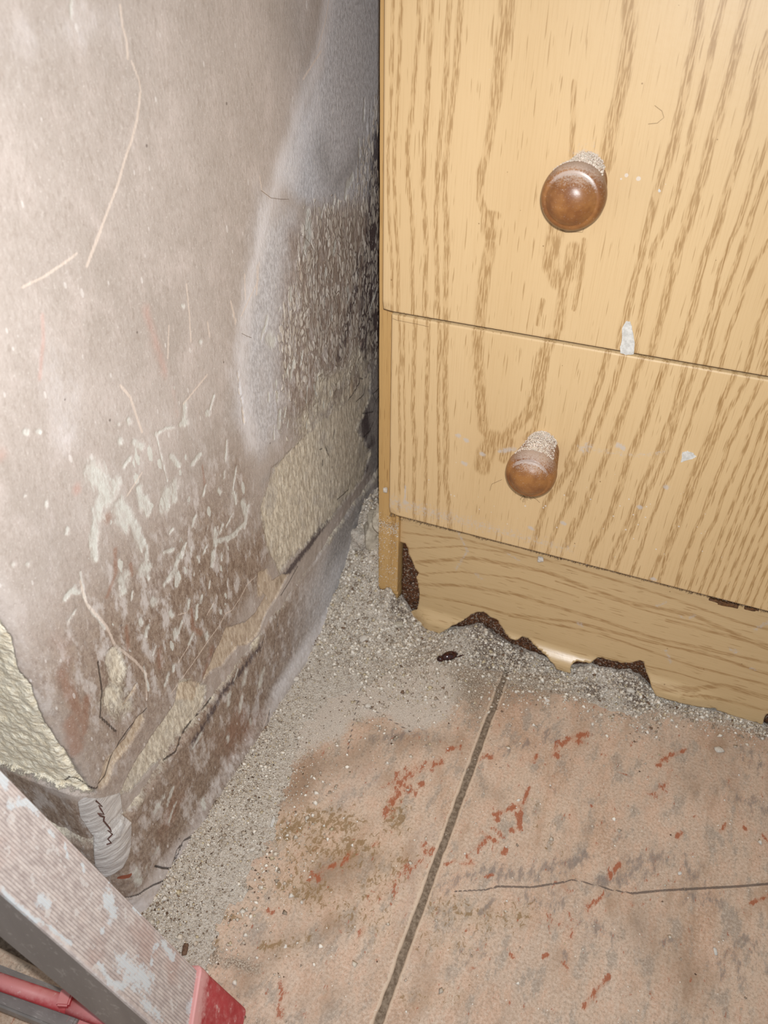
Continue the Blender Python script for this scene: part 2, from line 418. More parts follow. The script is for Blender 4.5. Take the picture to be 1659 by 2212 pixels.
def tile_mat():
    t = NT('stone_look_tile')
    A = t.attr
    dg = lambda s, loc=(0, 0, 0): t.map((1.0, .45, 1), (0, 0, math.radians(-38)), loc)
    big = t.noise(11, dg(1), 4, .6); mid = t.noise(42, dg(1, (.2, .1, 0)), 4, .65, .4); mf = t.noise(170, None, 4, .7); fin = t.noise(1200, None, 2, .7)
    g2 = t.noise(560, None, 5, .78); g3 = t.noise(75, dg(1, (.9, .4, 0)), 5, .7); t.grain = g2; t.gk = .8
    c = t.mix(t.ss(big, .34, .66), lin((214, 187, 163)), lin((200, 176, 155)))
    g5 = t.noise(17, dg(1, (.4, .8, 0)), 5, .65, .3)
    c = t.mix(t.math('MULTIPLY', t.ss(g5, .50, .66), .6), c, lin((182, 142, 112)))
    c = t.mix(t.math('MULTIPLY', t.ss(g5, .46, .34), .45), c, lin((222, 196, 174)))
    c = t.mix(t.math('MULTIPLY', t.ss(g3, .50, .60), .62), c, lin((214, 178, 152)))
    c = t.mix(t.math('MULTIPLY', t.ss(g3, .48, .38), .62), c, lin((160, 150, 138)))
    c = t.mix(t.math('MULTIPLY', t.ss(g2, .50, .62), .45), c, lin((228, 214, 198)))
    c = t.mix(t.math('MULTIPLY', t.ss(g2, .50, .38), .45), c, lin((138, 120, 102)))
    c = t.mix(t.math('MULTIPLY', t.ss(mid, .5, .72), .5), c, lin((168, 136, 110)))
    c = t.mix(t.math('MULTIPLY', t.ss(mf, .5, .72), .35), c, lin((168, 148, 130)))
    c = t.mix(t.math('MULTIPLY', t.ss(t.noise(23, dg(1, (.7, .3, 0)), 4, .6), .55, .75), .35), c, lin((158, 146, 140)))
    br = t.ss(t.math('ADD', A('brown'), t.math('MULTIPLY', t.math('SUBTRACT', mid, .5), .7)), .2, .9)
    c = t.mix(t.math('MULTIPLY', br, .62), c, t.mix(mf, lin((124, 100, 80)), lin((160, 132, 106))))
    gy = t.crisp(A('grey'), t.noise(230, dg(1), 5, .75), 2.4, .2)
    c = t.mix(t.math('MULTIPLY', gy, .6), c, lin((118, 108, 104)))
    ol = t.crisp(A('olive'), t.noise(330, t.map((1, .7, 1), (0, 0, .6)), 4, .65, .8), 2.6, .10, .60)
    c = t.mix(t.math('MULTIPLY', t.ss(A('olive'), .1, .8), .22), c, lin((172, 146, 104)))
    c = t.mix(t.math('MULTIPLY', ol, .72), c, lin((138, 108, 66)))
    og = t.crisp(A('orange'), t.noise(230, t.map((1, .5, 1), (0, 0, math.radians(28))), 4, .7), 3.4, .16, .56)
    c = t.mix(t.math('MULTIPLY', t.ss(A('orange'), .1, .8), .34), c, lin((190, 130, 98)))
    c = t.mix(t.math('MULTIPLY', og, .8), c, lin((162, 84, 48)))
    du = t.crisp(A('dust'), t.noise(90, None, 4, .7), .5, .12)
    c = t.mix(t.math('MULTIPLY', du, .8), c, t.mix(t.ss(fin, .4, .6), lin((184, 174, 162)), lin((222, 213, 200))))
    gr = t.crisp(A('grit'), mf, 1.4, .3)
    g4 = t.ss(t.noise(900, None, 3, .75), .40, .60)
    c = t.mix(t.math('MULTIPLY', gr, .75), c, t.mix(g4, lin((112, 92, 74)), lin((208, 196, 178))))
    ck = t.crisp(A('crack'), t.noise(160, None, 3), .35, .12)
    c = t.mix(t.math('MULTIPLY', ck, .8), c, lin((92, 80, 74)))
    c = t.mix(t.crisp(A('white'), mf, .3, .08), c, lin((226, 220, 212)))
    c = t.mix(t.math('MULTIPLY', t.crisp(A('edge'), mf, .9, .15), .8), c, lin((222, 200, 176)))
    wd = t.voro(120); c = t.mix(t.math('MULTIPLY', t.math('LESS_THAN', wd, t.math('MULTIPLY', mf, .10)), .8), c, lin((236, 228, 216)))
    c = t.mix(t.math('MULTIPLY', t.ss(fin, .63, .7), .3), c, lin((232, 216, 200)))
    t.bump(t.math('ADD', t.math('MULTIPLY', fin, .5), t.math('ADD', t.math('MULTIPLY', mf, .6), t.math('MULTIPLY', gr, g4))), .0003, .6)
    return t.done(c, .55, .35)
M_TILE = tile_mat()
TN = ['brown', 'grey', 'olive', 'orange', 'dust', 'grit', 'crack', 'white', 'edge']
M_GROUT = plain('cement_grout', lin((112, 96, 80)), .9, lin((150, 134, 116)), 380, .3, .0006)

# ------------------------------------------------------------------ setting: left wall (one sheet that turns round the door-side corner)
YC = -.295; RC = .012
S0 = YC + RC                                      # arc begins
LA = math.pi / 2 * RC
def wall_xyz(S, Z, N):
    """S runs along the wall (y); below S0 it turns the corner and runs off to -x.  N = distance out of the surface"""
    a = np.clip((S0 - S) / RC, 0, math.pi / 2)
    X = -RC + (RC + N) * np.cos(a); Y = S0 - (RC + N) * np.sin(a) + np.maximum(0, S - S0)
    ext = np.maximum(0, S0 - LA - S)
    return np.stack([X - ext, Y, Z], -1)
def wall_sz(px, py, off=0.0):
    p = at(px, py, 0, off)
    if p[1] >= S0 - .004: return (p[1], p[2])
    q = at(px, py, 1, YC)
    if q[0] <= -RC: return (S0 - LA + (q[0] + RC), q[2])
    k = np.clip((S0 - p[1]) / .02, 0, 1)
    return (S0 - LA * k, p[2] * (1 - k) + q[2] * k)

W1 = (480, 380, .211); W2 = (480, 720, .211); W3 = (280, 1100, .217); W4 = (0, 1000, .199); W5 = (0, 0, .3014)
W6 = (360, 1400, .2079); W7 = (140, 1680, .1688); W8 = (450, 0, .407); W9 = (0, 500, .3617); W0 = (0, 1200, .4577)

def wall_features(P):
    st, pl = P.stroke, P.poly
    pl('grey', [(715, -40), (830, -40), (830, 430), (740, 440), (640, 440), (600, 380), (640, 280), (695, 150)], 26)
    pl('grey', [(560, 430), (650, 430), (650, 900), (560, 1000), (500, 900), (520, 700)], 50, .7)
    pl('haze', [(690, 130), (700, 250), (640, 420), (600, 430), (590, 380), (640, 250)], 22, .75)
    st('haze', [(712, -20), (690, 120), (640, 260), (605, 370), (575, 480), (545, 600), (530, 690), (524, 780), (530, 870), (545, 960)], 24, .95)
    st('haze', [(640, 560), (600, 700)], 20, .4)
    st('haze', [(60, 1080), (120, 1180), (60, 1300)], 60, .35)
    pl('haze', [(90, 690), (190, 820), (190, 960), (120, 1000), (80, 860)], 50, .55)
    st('haze', [(430, 980), (380, 1140), (330, 1300)], 60, .4)
    st('haze', [(20, 100), (150, 60), (260, 40)], 50, .45)
    # brown, deepening down the wall
    pl('brown', [(-40, 1400), (120, 1330), (300, 1150), (480, 1000), (560, 1120), (575, 1240), (500, 1420), (330, 1620), (230, 1760), (120, 1640)], 190, .85)
    pl('brown', [(480, 1180), (580, 1120), (590, 1190), (560, 1260), (500, 1360), (440, 1480), (370, 1500), (330, 1560), (330, 1420), (420, 1300)], 50, .95)
    pl('brown', [(560, 1010), (520, 900), (470, 1000), (480, 1150), (560, 1150)], 60, .6)
    st('brown', [(650, 780), (660, 900)], 30, .7)
    st('rust', [(150, 1560), (165, 1620)], 16, .9); st('rust', [(185, 1510), (180, 1580)], 10, .8)
    st('rust', [(780, 1990), (790, 2050)], 14, .8, W9); st('rust', [(690, 1900), (690, 2050), (640, 2180)], 14, .8, W9)
    st('rust', [(640, 1710)], 34, .9, W9); st('rust', [(1210, 1400), (1225, 1520)], 9, .8, W9)
    st('rust', [(1370, 1780), (1390, 2000)], 30, .8, W4); st('rust', [(610, 1000), (620, 1180), (700, 1240)], 24, .8, W3)
    st('rust', [(290, 1400), (300, 1560)], 40, .7, W3); st('rust', [(800, 1400), (730, 1640)], 40, .7, W3)
    st('rust', [(130, 1450), (175, 1560)], 14, .7)
    st('pink', [(255, 500), (262, 640), (240, 880)], 16, .9, W9)
    st('pink', [(880, 480), (910, 600), (960, 740), (990, 840)], 42, .8, W9); st('pink', [(965, 740)], 16, 1, W9)
    st('pink', [(460, 1540)], 36, 1, W9); st('pink', [(10, 1340)], 50, .8, W9)
    st('pink', [(1040, 960), (1060, 1100)], 30, .5, W9); st('pink', [(270, 1500), (300, 1700)], 60, .5, W3)
    st('pink', [(150, 1430), (120, 1380)], 30, .6); st('pink', [(20, 540)], 36, .6, W5)
    # mould beside the chest
    pl('brown', [(610, 480), (800, 430), (826, 300), (826, 820), (700, 920), (600, 940), (590, 760)], 40, .62)
    st('mold', [(808, 400), (795, 560), (785, 720)], 26, .74)
    st('mold', [(818, 300), (812, 420), (806, 520), (800, 620), (800, 700), (785, 770)], 20, .92)
    st('mold', [(815, 560), (812, 740)], 16, 1)
    st('mold', [(775, 560), (765, 640), (745, 720), (735, 770)], 20, .62)
    st('mold', [(760, 900), (785, 870), (790, 930)], 18, .72); st('mold', [(800, 960), (765, 1010)], 18, .6)
    st('mold', [(700, 640), (690, 740)], 16, .42)
    st('mold', [(690, 330), (700, 400)], 34, .32)
    pl('gdark', [(800, 760), (826, 760), (826, 1060), (780, 1020), (740, 960), (770, 860)], 24, .8)
    st('gdark', [(690, 320), (720, 400), (780, 330)], 30, .55); st('gdark', [(600, 1000), (570, 1040)], 18, .5)
    # flaking zone
    pl('flake', [(655, 450), (760, 425), (775, 330), (800, 230), (826, 160), (826, 760), (800, 800), (740, 850), (640, 840), (600, 770), (615, 660), (640, 560)], 26, .95)
    pl('flake', [(580, 760), (700, 820), (760, 860), (650, 960), (600, 960), (580, 860)], 40, .5)
    st('flake', [(560, 640), (530, 800), (540, 900)], 22, .3)
    # eroded cream render
    pl('cream', [(640, 960), (700, 900), (740, 880), (800, 800), (800, 860), (770, 930), (800, 980), (780, 1035), (720, 1110), (660, 1170), (600, 1235), (572, 1180), (562, 1100), (590, 1010)], 18, 1)
    st('mold', [(790, 1010), (730, 1085), (660, 1180), (600, 1255)], 8, .8)
    pl('cream', [(600, 900), (700, 790), (800, 700), (815, 860), (760, 960), (640, 1000)], 50, .56)
    pl('cream', [(560, 1120), (600, 1230), (700, 1120), (640, 1000)], 60, .62)
    st('cream', [(690, 830), (740, 820)], 22, .7)
    st('cream', [(1400, 120), (1400, 300), (1440, 420)], 36, .8, W2)
    st('cream', [(1330, 560), (1310, 640)], 50, .8, W2); st('ochre', [(1330, 500), (1340, 600)], 30, .8, W2)
    pl('ochre', [(1260, 620), (1330, 600), (1400, 700), (1500, 640), (1560, 640), (1450, 850), (1350, 1000), (1270, 1200), (1150, 1340), (1060, 1350), (900, 1560), (760, 1640), (690, 1760), (660, 1750), (640, 1900), (460, 1900), (500, 1740), (590, 1700), (700, 1730), (820, 1450), (880, 1330), (940, 1170), (1130, 1120), (1230, 1020), (1330, 850), (1250, 780)], 30, 1, W3)
    pl('cream', [(120, 330), (220, 330), (290, 420), (330, 350), (400, 380), (390, 520), (280, 760), (130, 1000), (-100, 1180), (-260, 1360), (-380, 1500), (-500, 1520), (-350, 1200), (-150, 900), (60, 600)], 40, .9, W6)
    st('cream', [(530, 480), (560, 560)], 40, .9, W0); st('cream', [(520, 660), (600, 720)], 60, .7, W0)
    st('ochre', [(660, 780), (600, 880), (520, 970), (490, 1060)], 28, 1, W0)
    st('ochre', [(640, 620), (590, 700)], 12, .8, W0); st('ochre', [(1240, 90), (1225, 150)], 24, .9, W0)
    for q in [(175, 480), (185, 560), (205, 660), (215, 760), (225, 850), (170, 400)]: st('ochre', [q, (q[0] + 8, q[1] + 60)], 16, .62, W2)
    # broken arris: yellow undercoat
    pl('yellow', [(-80, 1340), (5, 1345), (32, 1390), (40, 1450), (75, 1500), (105, 1575), (150, 1640), (180, 1690), (205, 1712), (150, 1716), (90, 1690), (20, 1660), (-80, 1640)], 14, 1)
    pl('rib', [(225, 380), (300, 330), (480, 250), (700, 190), (735, 420), (830, 560), (700, 900), (400, 800), (250, 560)], 24, 1, W7)
    # bare patches
    R = [((560, 1430), (620, 1520), 56), ((640, 1560), (600, 1640), 66), ((690, 1500), (680, 1560), 36), ((575, 1700), (560, 1860), 32), ((565, 1860), (575, 1940), 26),
         ((720, 1650), (760, 1740), 50), ((830, 1540), (850, 1640), 26), ((870, 1600), (882, 1680), 24), ((1000, 1560), (980, 1640), 42), ((1050, 1500), (1040, 1600), 24),
         ((800, 1750), (850, 1880), 26), ((878, 1880), (884, 2060), 11), ((860, 2010), (880, 2010), 32), ((740, 2070), (738, 2130), 38), ((1107, 1030), (1100, 1150), 17),
         ((1082, 1150), (1120, 1140), 14), ((1282, 985), (1255, 1080), 8), ((1240, 1080), (1255, 1090), 12), ((770, 1130), (775, 1140), 16), ((710, 1150), (712, 1152), 10),
         ((715, 1250), (722, 1255), 18), ((800, 1260), (850, 1290), 18), ((780, 1350), (740, 1405), 13), ((1190, 1340), (1150, 1390), 14), ((1360, 1250), (1352, 1370), 8),
         ((1415, 1410), (1400, 1500), 8), ((1400, 1560), (1412, 1620), 9), ((1480, 1640), (1460, 1740), 12), ((1460, 1740), (1370, 1830), 13), ((1370, 1830), (1290, 1850), 12),
         ((1268, 1920), (1270, 1965), 17), ((1320, 1930), (1320, 1940), 8), ((1095, 1890), (1050, 2010), 12), ((1050, 2010), (990, 2100), 14), ((1060, 2040), (1060, 2110), 12),
         ((160, 1985), (165, 1990), 13), ((75, 1985), (80, 1990), 12), ((275, 1615), (276, 1635), 13), ((150, 1580), (150, 1582), 9), ((150, 1195), (165, 1200), 16), ((225, 1195), (240, 1200), 13),
         ((400, 1780), (400, 1800), 14), ((1200, 660), (1205, 662), 12), ((1090, 445), (1100, 450), 11), ((1310, 1540), (1320, 1560), 12), ((1230, 1520), (1215, 1580), 9),
         ((1020, 1340), (1070, 1400), 14), ((1280, 1850), (1300, 1800), 12), ((1170, 1700), (1150, 1760), 9), ((480, 2040), (510, 2200), 9), ((440, 2130), (390, 2180), 16)]
    for a, b, r in R: st('white', [a, b], r, 1, W9)
    st('white', [(930, 1200), (960, 1330), (1000, 1490)], 5, 1, W9); st('white', [(930, 1215), (990, 1175), (1040, 1170)], 9, .9, W9)
    st('white', [(880, 1360), (930, 1500), (1000, 1620), (1070, 1700), (1130, 1800)], 15, 1, W4)
    st('white', [(880, 1400), (780, 1400), (700, 1480)], 26, 1, W4); st('white', [(820, 1600), (740, 1720)], 22, .9, W4)
    st('white', [(1160, 1290), (1100, 1350)], 40, .3, W4)
    L3 = [((825, 430), (815, 550), 24), ((905, 440), (910, 500), 13), ((790, 720), (782, 780), 10), ((960, 715), (962, 765), 7), ((638, 620), (636, 660), 7), ((590, 900), (578, 990), 17),
          ((710, 860), (700, 930), 14), ((668, 960), (655, 1090), 16), ((620, 1250), (590, 1330), 18), ((750, 1240), (765, 1270), 20), ((380, 1640), (350, 1740), 20), ((435, 1560), (430, 1600), 18),
          ((140, 1570), (185, 1800), 12), ((230, 900), (250, 930), 34), ((400, 1030), (430, 1060), 22), ((480, 470), (450, 640), 26), ((450, 640), (350, 740), 22), ((470, 640), (460, 760), 16),
          ((130, 620), (150, 640), 40), ((560, 340), (520, 480), 13), ((612, 380), (605, 460), 9), ((760, 370), (730, 440), 12), ((450, 1210), (460, 1260), 30), ((520, 1120), (480, 1240), 16),
          ((340, 430), (440, 400), 16), ((160, 440), (190, 700), 14), ((670, 470), (690, 520), 14), ((180, 1180), (160, 1260), 26), ((110, 1100), (120, 1140), 24), ((850, 210), (850, 350), 26),
          ((920, 160), (900, 230), 16), ((1150, 60), (1140, 180), 12), ((1030, 40), (960, 170), 10), ((970, 310), (1060, 250), 13), ((635, 140), (640, 90), 12), ((430, 200), (400, 240), 16),
          ((775, 160), (778, 200), 7), ((820, 940), (800, 990), 5), ((30, 820), (20, 900), 12), ((260, 1370), (230, 1450), 10)]
    for a, b, r in L3: st('white', [a, b], r, 1, W3)
    L2 = [((480, 40), (530, 90), 42), ((430, -30), (410, 60), 16), ((690, 330), (660, 430), 24), ((735, 300), (700, 470), 20), ((825, 180), (802, 330), 13), ((560, 500), (562, 545), 18), ((565, 620), (570, 680), 22),
          ((483, 610), (485, 700), 11), ((590, 800), (580, 950), 24), ((672, 890), (665, 960), 9), ((870, 540), (865, 700), 11), ((940, 530), (965, 620), 14), ((890, 330), (880, 430), 9), ((130, 1480), (110, 1640), 9),
          ((150, 1640), (140, 1740), 10), ((210, 1730), (230, 1820), 30), ((35, 1280), (60, 1130), 10), ((30, 1420), (28, 1480), 15), ((640, 850), (655, 770), 12), ((530, 950), (535, 1080), 9)]
    for a, b, r in L2: st('white', [a, b], r, 1, W2)
    L1 = [((870, 370), (860, 560), 36), ((890, 500), (900, 640), 42), ((860, 640), (850, 760), 34), ((830, 780), (828, 860), 13), ((1090, 640), (1088, 710), 13), ((1160, 680), (1150, 790), 26), ((1060, 950), (1065, 1030), 16),
          ((1290, 1150), (1300, 1230), 24), ((1290, 1270), (1280, 1290), 13), ((705, 1160), (700, 1260), 24), ((1120, 1330), (1125, 1460), 18), ((1280, 60), (1260, 230), 22), ((1330, 20), (1290, 100), 30), ((1590, 1120), (1510, 1360), 12),
          ((1150, 240), (1140, 330), 12), ((1190, 250), (1180, 320), 11), ((1040, 300), (1010, 420), 12), ((600, 1340), (590, 1380), 9), ((470, 1450), (440, 1600), 18), ((1050, 1280), (1050, 1320), 10)]
    for a, b, r in L1: st('white', [a, b], r, .95, W1)
    for a, b, r in [((1100, 100), (1110, 180), 10), ((830, 530), (825, 640), 9), ((800, 740), (805, 830), 8), ((520, 0), (515, 130), 18)]: st('white', [(a[0], a[1]), (b[0], b[1])], r, .8, W8 if a[0] > 600 else (0, 0, .3))
    pl('spots', [(250, 850), (480, 820), (560, 1000), (560, 1180), (500, 1350), (380, 1480), (180, 1480), (150, 1150)], 80, .9)
    pl('spots', [(560, 760), (760, 760), (740, 980), (600, 980)], 50, .8)
    pl('spots', [(-40, -40), (330, -40), (330, 200), (-40, 260)], 80, .5)
    # scratches and cracks
    S = [(W5, [(865, 40), (880, 180), (910, 290), (920, 420)], 10), (W5, [(945, 440), (995, 560), (1012, 660)], 6), (W5, [(1008, 670), (990, 840), (950, 1000), (900, 1140), (850, 1320), (790, 1470), (720, 1650), (660, 1800), (620, 1910)], 10),
         (W5, [(550, 1820), (440, 1900), (310, 1990), (160, 2060)], 9), (W9, [(1118, 315), (1135, 480), (1145, 660)], 5), (W9, [(720, 920), (780, 990), (815, 1100), (850, 1200)], 7), (W9, [(600, 0), (520, 200)], 9),
         (W9, [(850, 1440), (760, 1580)], 5), (W9, [(1465, 260), (1470, 400)], 4), (W9, [(1540, 200), (1535, 380)], 4), (W9, [(1385, 420), (1415, 540)], 3), (W9, [(1245, 540), (1258, 630)], 5), (W9, [(1240, 860), (1100, 1030)], 5), (W9, [(1012, 560), (1005, 760)], 4),
         (W3, [(1240, 660), (1150, 740), (1080, 880), (1000, 1000), (940, 1030), (880, 1150), (760, 1320), (640, 1500), (500, 1700), (400, 1840)], 4), (W3, [(580, 1360), (480, 1520)], 3), (W3, [(830, 920), (760, 1050)], 4),
         (W1, [(385, 880), (360, 1220)], 6), (W1, [(235, 1010), (245, 1260)], 8), (W1, [(95, 1280), (145, 1520)], 5), (W1, [(380, 1060), (200, 1440)], 5), (W1, [(790, 880), (800, 1050)], 10), (W1, [(385, 0), (410, 150), (500, 230)], 3), (W8, [(600, 270), (500, 420)], 5), (W8, [(640, 0), (620, 120), (580, 260)], 3),
         (W3, [(560, 1030), (480, 1050)], 5), (W0, [(380, 120), (410, 230), (500, 330), (540, 420), (640, 500), (690, 560), (690, 680)], 5)]
    for fr, pts, r in S: st('scratch', pts, r, 1, fr)
    K = [(W2, [(1450, 470), (1420, 460), (1400, 530), (1350, 620), (1300, 690)], 3), (W2, [(1600, 560), (1540, 620), (1560, 680)], 3),
         (W2, [(1480, 520), (1450, 640), (1380, 700)], 2.5), (W2, [(1440, 820), (1540, 800), (1560, 700), (1600, 640)], 3), (W2, [(1540, 900), (1500, 1000), (1440, 1060)], 3), (W2, [(1160, 980), (1140, 1080)], 3), (W2, [(1060, 1160), (1090, 1250)], 4), (W2, [(1000, 1190), (1030, 1180)], 2.5),
         (W2, [(1310, 1500), (1290, 1600), (1170, 1700)], 3.5), (W2, [(1030, 1300), (1030, 1350)], 6), (W3, [(1650, 560), (1560, 720), (1480, 850)], 3),
         (W0, [(450, 1100), (400, 1112), (340, 1100), (280, 1090)], 3), (W0, [(450, 1100), (500, 1040), (525, 960), (560, 880), (610, 810), (690, 720)], 2.5), (W0, [(460, 500), (480, 640), (470, 760), (545, 830)], 1.6)]
    for fr, pts, r in K: st('crack', pts, r, 1, fr)

def axis_cuts(a, b, fine0, fine1, h, coarse):
    lo = list(np.arange(fine0, a, -coarse))[1:] if a < fine0 else []
    hi = list(np.arange(fine1, b, coarse))[1:] if b > fine1 else []
    mid = list(np.linspace(fine0, fine1, max(2, int(round((fine1 - fine0) / h)) + 1)))
    r = sorted(set([a] + lo + mid + hi + [b])) if (a < fine0 or b > fine1) else mid
    r = [r[0]] + [x for i, x in enumerate(r[1:]) if x - r[i] > 1e-6]
    return np.array(r)

sa = axis_cuts(-.48, .62, -.372, .128, .00092, .05)
za = axis_cuts(.084, 1.6, .084, .505, .00092, .06)
S, Z = np.meshgrid(sa, za, indexing='ij'); sf = S.ravel(); zf = Z.ravel()
PW = Paint(sf, zf, lambda x, y: wall_sz(x, y), WN)
wall_features(PW)
PW.a['brown'] = np.maximum(PW.a['brown'], np.where(sf < S0 - LA * .4, sst(.150, .12, zf + .03 * (fbm(sf * 60, zf * 60, 5) - .5)), 0))
a = PW.a
nj = fbm(sf * 160, zf * 110, 3)
Nn = .0022 * (fbm(sf * 9, zf * 7, 11) - .5)
Nn -= .0003 * sst(.45, .6, a['white'] + .4 * (nj - .5))
Nn -= .0042 * sst(.42, .60, a['yellow'] + .3 * (nj - .5))
Nn += .0035 * (fbm(sf * 150, zf * 190, 23) - .5) * sst(.4, .7, a['yellow'])
Nn -= .0011 * sst(.45, .56, np.maximum(a['cream'], a['ochre']) + .4 * (nj - .5))
Nn += .0010 * (fbm(sf * 330, zf * 150, 29, 3) - .5) * sst(.2, .6, a['flake'] + a['cream'])
edge_rag = np.where(zf < .098, .0015 * (fbm(sf * 200, zf * 80, 31) - .5), 0)
Nn += edge_rag
Nn += .004 * np.exp(-((sf + .05) / .2) ** 2) * sst(.25, .09, zf) * .5
V = wall_xyz(sf, zf, Nn)
# wall body: the sheet is closed towards the back so the pier has real thickness
def closed_sheet(V, n, m, back):
    V = V.reshape(n, m, 3); B = back(V)
    ring = []
    for i in range(n): ring.append((i, 0))
    for j in range(1, m): ring.append((n - 1, j))
    for i in range(n - 2, -1, -1): ring.append((i, m - 1))
    for j in range(m - 2, 0, -1): ring.append((0, j))
    ri = np.array([i * m + j for i, j in ring]); k = n * m
    Bv = B.reshape(-1, 3)[ri]
    fs = grid_faces(n, m)
    q = np.arange(len(ri)); q2 = (q + 1) % len(ri)
    sd = np.stack([ri[q2], ri[q], k + q, k + q2], 1)
    return np.vstack([V.reshape(-1, 3), Bv]), np.vstack([fs, sd]), ri
def wback(V):
    B = V.copy(); B[..., 0] = np.minimum(V[..., 0] - .02, -.03); B[..., 1] = np.maximum(V[..., 1], YC + .02); return B
VV, FF, ri = closed_sheet(V, len(sa), len(za), wback)
at2 = {k: np.concatenate([v, v[ri]]) for k, v in a.items()}
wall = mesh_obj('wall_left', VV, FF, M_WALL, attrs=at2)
tag(wall, kind='structure')

# skirting: brown rendered band under the wall sheet, with mortar fillet at the floor
sb = axis_cuts(-.48, .62, -.36, .14, .0010, .05)
sb = np.unique(np.round(np.concatenate([sb, np.arange(-.31, -.235, .0005)]), 5))
zb = np.linspace(-.004, .097, 150)
S, Z = np.meshgrid(sb, zb, indexing='ij'); sf = S.ravel(); zf = Z.ravel()
SKN = .0035
PS = Paint(sf, zf, lambda x, y: wall_sz(x, y, SKN), WN)
st, pl = PS.stroke, PS.poly
PS.a['brown'][:] = .50 * sst(.0, -.10, sf) * sst(.012, .03, zf) + .22
pl('brown', [(440, 1500), (560, 1420), (590, 1480), (560, 1600), (500, 1680), (430, 1770), (340, 1870), (290, 1830), (310, 1740), (370, 1640)], 40, 1.0)
pl('rust', [(520, 1500), (575, 1520), (540, 1620), (480, 1660), (440, 1600)], 40, .62)
pl('rust', [(380, 1660), (400, 1720), (360, 1830), (330, 1820)], 30, .62)
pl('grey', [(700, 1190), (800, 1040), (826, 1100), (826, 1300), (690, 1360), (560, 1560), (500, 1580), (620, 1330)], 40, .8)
pl('gdark', [(720, 1130), (800, 1040), (822, 1100), (790, 1130), (745, 1200), (690, 1270)], 30, .8)
st('gdark', [(740, 1090), (690, 1150), (650, 1210), (610, 1270)], 12, .8)
st('mold', [(775, 1035), (720, 1110), (650, 1200), (600, 1270), (540, 1340)], 15, .86)
st('mold', [(560, 1400), (480, 1500), (420, 1600)], 12, .62); st('mold', [(430, 1500), (400, 1580)], 12, .5)
for p, q, r in [((830, 250), (800, 370), 34), ((1000, 250), (965, 390), 30), ((650, 480), (640, 580), 26), ((780, 510), (760, 660), 22), ((45, 1470), (10, 1620), 20), ((75, 1640), (30, 1780), 16), ((360, 880), (270, 1040), 20),
                ((370, 1570), (360, 1640), 22), ((180, 1330), (170, 1350), 10), ((630, 930), (640, 960), 22), ((870, 740), (880, 780), 16), ((560, 1520), (540, 1560), 14), ((740, 230), (700, 330), 12)]:
    st('white', [p, q], r, .92, W6)
for p, q, r in [((1250, 260), (1170, 400), 44), ((1380, 130), (1350, 230), 24), ((1420, 330), (1330, 560), 18), ((1190, 900), (1160, 960), 26), ((900, 1200), (960, 1330), 40), ((1400, 1110), (1380, 1160), 24), ((1040, 1130), (1040, 1140), 18)]:
    st('white', [p, q], r, .9, W7)
pl('rib', [(225, 380), (480, 250), (700, 190), (735, 420), (830, 560), (830, 860), (790, 1170), (620, 1280), (520, 1100), (480, 800), (330, 760), (250, 560)], 24, 1, W7)
0 and st('redline', [(450, 320), (492, 332), (480, 380), (500, 420), (520, 432), (488, 480), (512, 510), (545, 525), (548, 575), (592, 610), (612, 655), (600, 700), (642, 745), (618, 810), (652, 860), (620, 880)], 7, 1, W7)
st('brick', [(850, 1240), (790, 1330)], 20, 1, W7)
for fr, pts, r in [(W6, [(1440, 160), (1350, 330), (1280, 440), (1200, 640), (1150, 720)], 3.5), (W6, [(880, 1180), (820, 1290), (740, 1400)], 6), (W6, [(740, 1400), (650, 1620)], 4), (W6, [(500, 1590), (430, 1700), (380, 1790), (300, 1870), (150, 1990), (50, 2180)], 4.5),
                   (W7, [(1650, 650), (1500, 780), (1400, 920), (1330, 1090), (1310, 1210), (1190, 1300), (1080, 1370), (950, 1480), (830, 1590)], 6), (W7, [(1150, 1130), (1230, 1145), (1310, 1140)], 3), (W6, [(600, 360), (500, 500), (380, 670), (260, 820), (100, 1080), (0, 1180)], 5),
                   (W3, [(1560, 800), (1480, 1100), (1440, 1400)], 4), (W3, [(1350, 1250), (1280, 1520)], 4), (W6, [(740, 1150), (860, 1010), (960, 880), (1040, 640)], 2.5)]:
    st('crack', pts, r, 1, fr)
st('scratch', [(520, 1580), (440, 1720), (380, 1800)], 5, .8, W6); st('scratch', [(1040, 620), (930, 850), (850, 1000)], 6, .7, W6)
for q in [(300, 1700), (420, 1900)]: st('cream', [q, (q[0] + 60, q[1] + 200)], 30, .3, W6)
pl('ochre', [(560, 1330), (610, 1270), (640, 1240), (600, 1300), (520, 1380), (440, 1480), (430, 1470)], 10, .8)
PS.a['cream'] = np.maximum(PS.a['cream'], .58 * sst(.076, .095, zf + .02 * (fbm(sf * 40, zf * 40, 77) - .5)))
PS.a['haze'] = np.maximum(PS.a['haze'], .5 * sst(.03, .012, zf + .012 * (fbm(sf * 50, zf * 90, 78) - .5)))
PS.a['spots'][:] = .35
a = PS.a
Nn = SKN - .0045 * sst(.086, .0965, zf + .008 * (fbm(sf * 70, zf * 30, 41) - .5)) + .0012 * (fbm(sf * 40, zf * 60, 43) - .5) + .0007 * (fbm(sf * 300, zf * 300, 44) - .5)
Nn += .0055 * sst(.022, .0, zf + .008 * (fbm(sf * 45, zf * 20, 45) - .5))
Nn -= .0012 * sst(.4, .6, a['crack'])
Nn += .0016 * sst(.35, .65, a['rib'])
V = wall_xyz(sf, zf, Nn)
def sback(V):
    B = V.copy(); B[..., 0] = np.minimum(V[..., 0] - .012, -.018); B[..., 1] = np.maximum(V[..., 1], YC + .012); return B
VV, FF, ri = closed_sheet(V, len(sb), len(zb), sback)
